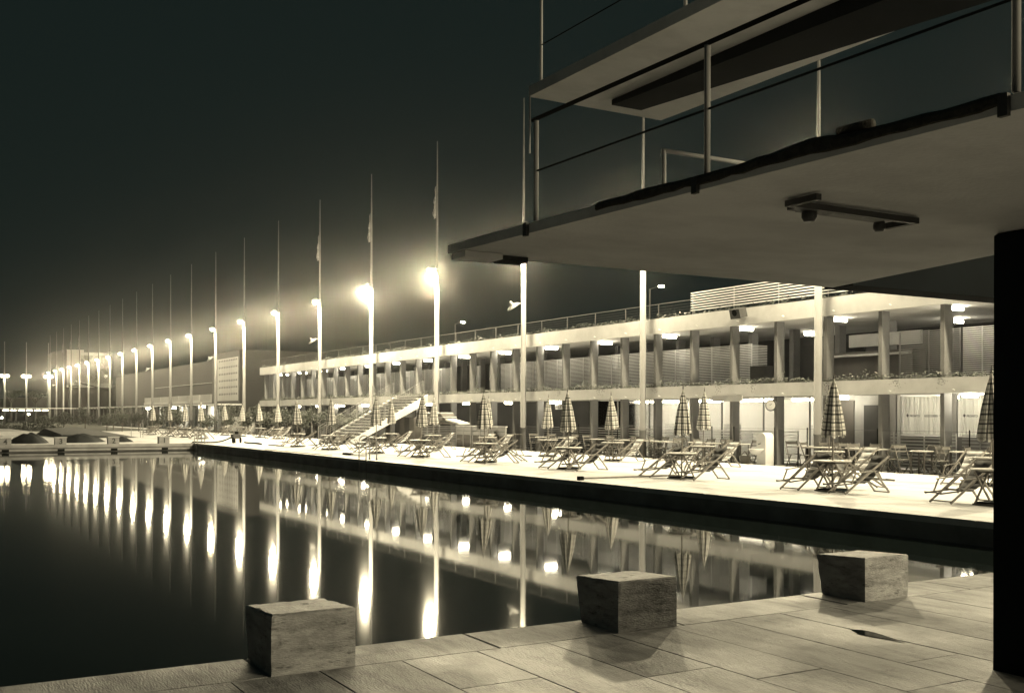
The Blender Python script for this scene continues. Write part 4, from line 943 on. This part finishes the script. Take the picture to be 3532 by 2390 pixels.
for i, (x, y, rx, rz) in enumerate(bl):
    nr = 'bushy shrub before the pavilion left of the staircase' if 56 < y < 80 else 'round leafy shrub before the far pergola'
    bush(x, y, rx, rz, 700, 'leaf' if i % 3 else 'leaf_dark', '%s, %s one' % (nr, ORD[i % 28]), size=0.085)
hedge_strip(104, 112, -30, 13.5, 0.0, 1.0, 6000, 0.16, 'leaf_dark', 'dark_hedge', 'low dark hedge mass beyond the raised terrace at the left')
tr_ = bush(-6, 0, 0.5, 0.5, 200, 'leaf_dark', 'small thin tree standing on the roof garden behind the railing', name='roof_tree', size=0.05)
tr_.location = (33.5, 47.5, 5.1)
tag(tr_, 'thin pale stemmed tree rising behind the roof railing', 'tree')

# street lamps behind the pavilion
def street_lamp(x, y, h, label):
    t = thing('street_lamp', label, 'lamp post', (x, y, 0), 0, 'street lamps behind the pavilion')
    MB().lathe([(0.07, 0), (0.05, h)], 8).build('pole', 'upper_pole', t)
    MB().tube((0, 0, h), (0.45, -0.3, h+0.16), 0.03, 6).build('arm', 'upper_pole', t)
    MB().lathe([(0.05, -0.06), (0.2, 0.0), (0.16, 0.05), (0.05, 0.08)], 12).build('lamp_head', 'tube', t, loc=(0.6, -0.4, h+0.16), smooth=True)
street_lamp(41.6, 53.9, 9.55, 'tall street lamp beyond the pavilion roof, the higher one right of the loudspeaker dish')
street_lamp(45.4, 88.4, 10.0, 'small street lamp beyond the pavilion roof left of the loudspeaker dish')

# ---------------------------------------------------------------- far buildings
tg = thing('grid_tower', 'blocky stair tower with a pale grid of small niches beyond the pavilion', 'building', (30, 105.5, 0))
MB().box(0.05, 9, 0, 11, 0, 8.0).build('tower_body', 'far_grey', tg)
gpn = MB().box(-0.02, 0.05, 0.7, 8.6, 2.9, 7.35).build('grid_panel', 'far_pale', tg)
MB().box(-0.1, 0.05, 0, 0.35, 0, 8.0).build('corner_pier', 'far_grey', tg)
nm = MB().box(-0.03, 0.02, 0, 0.28, 0, 0.17).mesh('niche_shade', 'far_dark')  # raised dark box, recess shade put into its colour
nf = MB().box(-0.07, -0.02, 0, 0.10, 0, 0.55).mesh('niche_fin', 'far_pale')
for r_ in range(6):
    for c_ in range(11):
        put('niche_shade', nm, gpn, (0, 1.05+c_*0.66, 3.25+r_*0.70+0.28)); put('niche_fin', nf, gpn, (0, 1.40+c_*0.66, 3.25+r_*0.70-0.2))
MB().box(-0.3, 0.1, 0.5, 2.3, 0.6, 2.5).build('entrance_grille', 'far_dark', tg)
lb = thing('long_dark_building', 'long dark building with a finned balustrade behind the garden', 'building', (30, 116.6, 0))
MB().box(0.4, 14, 0, 60, 0, 7.45).build('wall', 'far_dark', lb)
MB().box(-0.05, 0.4, 0, 36, 2.73, 3.05).build('balcony_slab', 'far_pale', lb)
MB().box(0.2, 0.39, 0, 30, 4.95, 5.02).build('ledge', 'far_pale', lb)
for k in range(64):
    w = 0.5 if k % 9 == 0 else 0.14; MB().box(0.0, 0.1, k*0.56, k*0.56+w, 3.05, 3.72).build('balustrade_fin', 'far_pale', lb)
mbld = thing('mural_building', 'pale blank building with an abstract relief wall above the far lamps', 'building', (34.1, 240, -0.31)); mbld.scale = (1.2, 1.2, 1.2)
MB().box(0.0, 5.4, 0, 12, 6.2, 12.4).build('relief_block', 'far_pale', mbld)
MB().box(0.05, 5.1, -0.12, -0.003, 7.0, 11.9).build('relief_panel', 'mural', mbld)
MB().box(-1.95, 0.9, 2.0, 14, 6.6, 12.93).build('blank_wing', 'far_pale', mbld)
MB().hexa([(-3.7, 8, 0), (-1.95, 2.0, 0), (-1.95, 14, 0), (-3.7, 14, 0), (-3.7, 8, 12.6), (-1.95, 2.0, 12.9), (-1.95, 14, 12.9), (-3.7, 14, 12.6)]).build('side_wing', 'far_grey', mbld)
MB().box(-1.9, 5.35, 0.6, 12, 0, 6.2).build('lower_wall', 'far_dark', mbld)
MB().hexa([(-0.2, -1.5, 6.9), (5.0, -1.5, 5.6), (5.0, 0.5, 5.6), (-0.2, 0.5, 6.9), (-0.2, -1.5, 7.0), (5.0, -1.5, 5.75), (5.0, 0.5, 5.75), (-0.2, 0.5, 7.0)]).build('awning', 'far_dark', mbld)
# hill and trees on the horizon
hl = MB(); prev = None; rh = random.Random(4)
for i in range(61):
    x = -280+i*9.4; h = 6.2+1.2*math.sin(i*0.37)+0.6*math.sin(i*1.3)+(1.5 if x > 40 else 0); cur = ((x, 262, -0.1), (x, 272, h), (x, 300, h+0.5))
    if prev: hl.quad(prev[0], cur[0], cur[1], prev[1]); hl.quad(prev[1], cur[1], cur[2], prev[2])
    prev = cur
struct(hl.build('hill', 'hill'))
for k, (x, y) in enumerate(((19.8, 228), (24.6, 232), (14.0, 226), (8.0, 230))):
    t = thing('stone_pine', 'faint umbrella shaped pine on the dark skyline at the left, %s from the right' % ('second', 'first', 'third', 'fourth')[k], 'tree', (x, y, 0), 0, 'faint pines on the far left skyline')
    b = MB().tube((0, 0, 0), (0, 0, 4.5), 0.2, 7, 0.14)
    for a in range(5): b.tube((0, 0, 3.6), (1.4*math.cos(a*1.26), 1.4*math.sin(a*1.26), 5.2), 0.08, 5, 0.03)
    b.build('trunk', 'bark', t); leaves(900, 0, 0, 5.4, 2.6, 2.6, 0.8, 0.22, clumps=18, rnd=rf).build('crown', 'leaf', t)

# ---------------------------------------------------------------- night haze
hz = MB().box(-335, 335, -335, 335, -3.2, 18.0)
hm = bpy.data.materials.new('haze'); hm.use_nodes = True; t = hm.node_tree; t.nodes.clear()
ho = t.nodes.new('ShaderNodeOutputMaterial'); pvn = t.nodes.new('ShaderNodeVolumePrincipled'); pvn.inputs['Density'].default_value = 0.00026
pvn.inputs['Color'].default_value = (0.95, 0.95, 0.92, 1); pvn.inputs['Anisotropy'].default_value = 0.97
t.links.new(pvn.outputs[0], ho.inputs['Volume'])
h = hz.build('haze', hm); h['kind'] = 'stuff'; h['label'] = 'thin night haze around the pool'; h['category'] = 'haze'
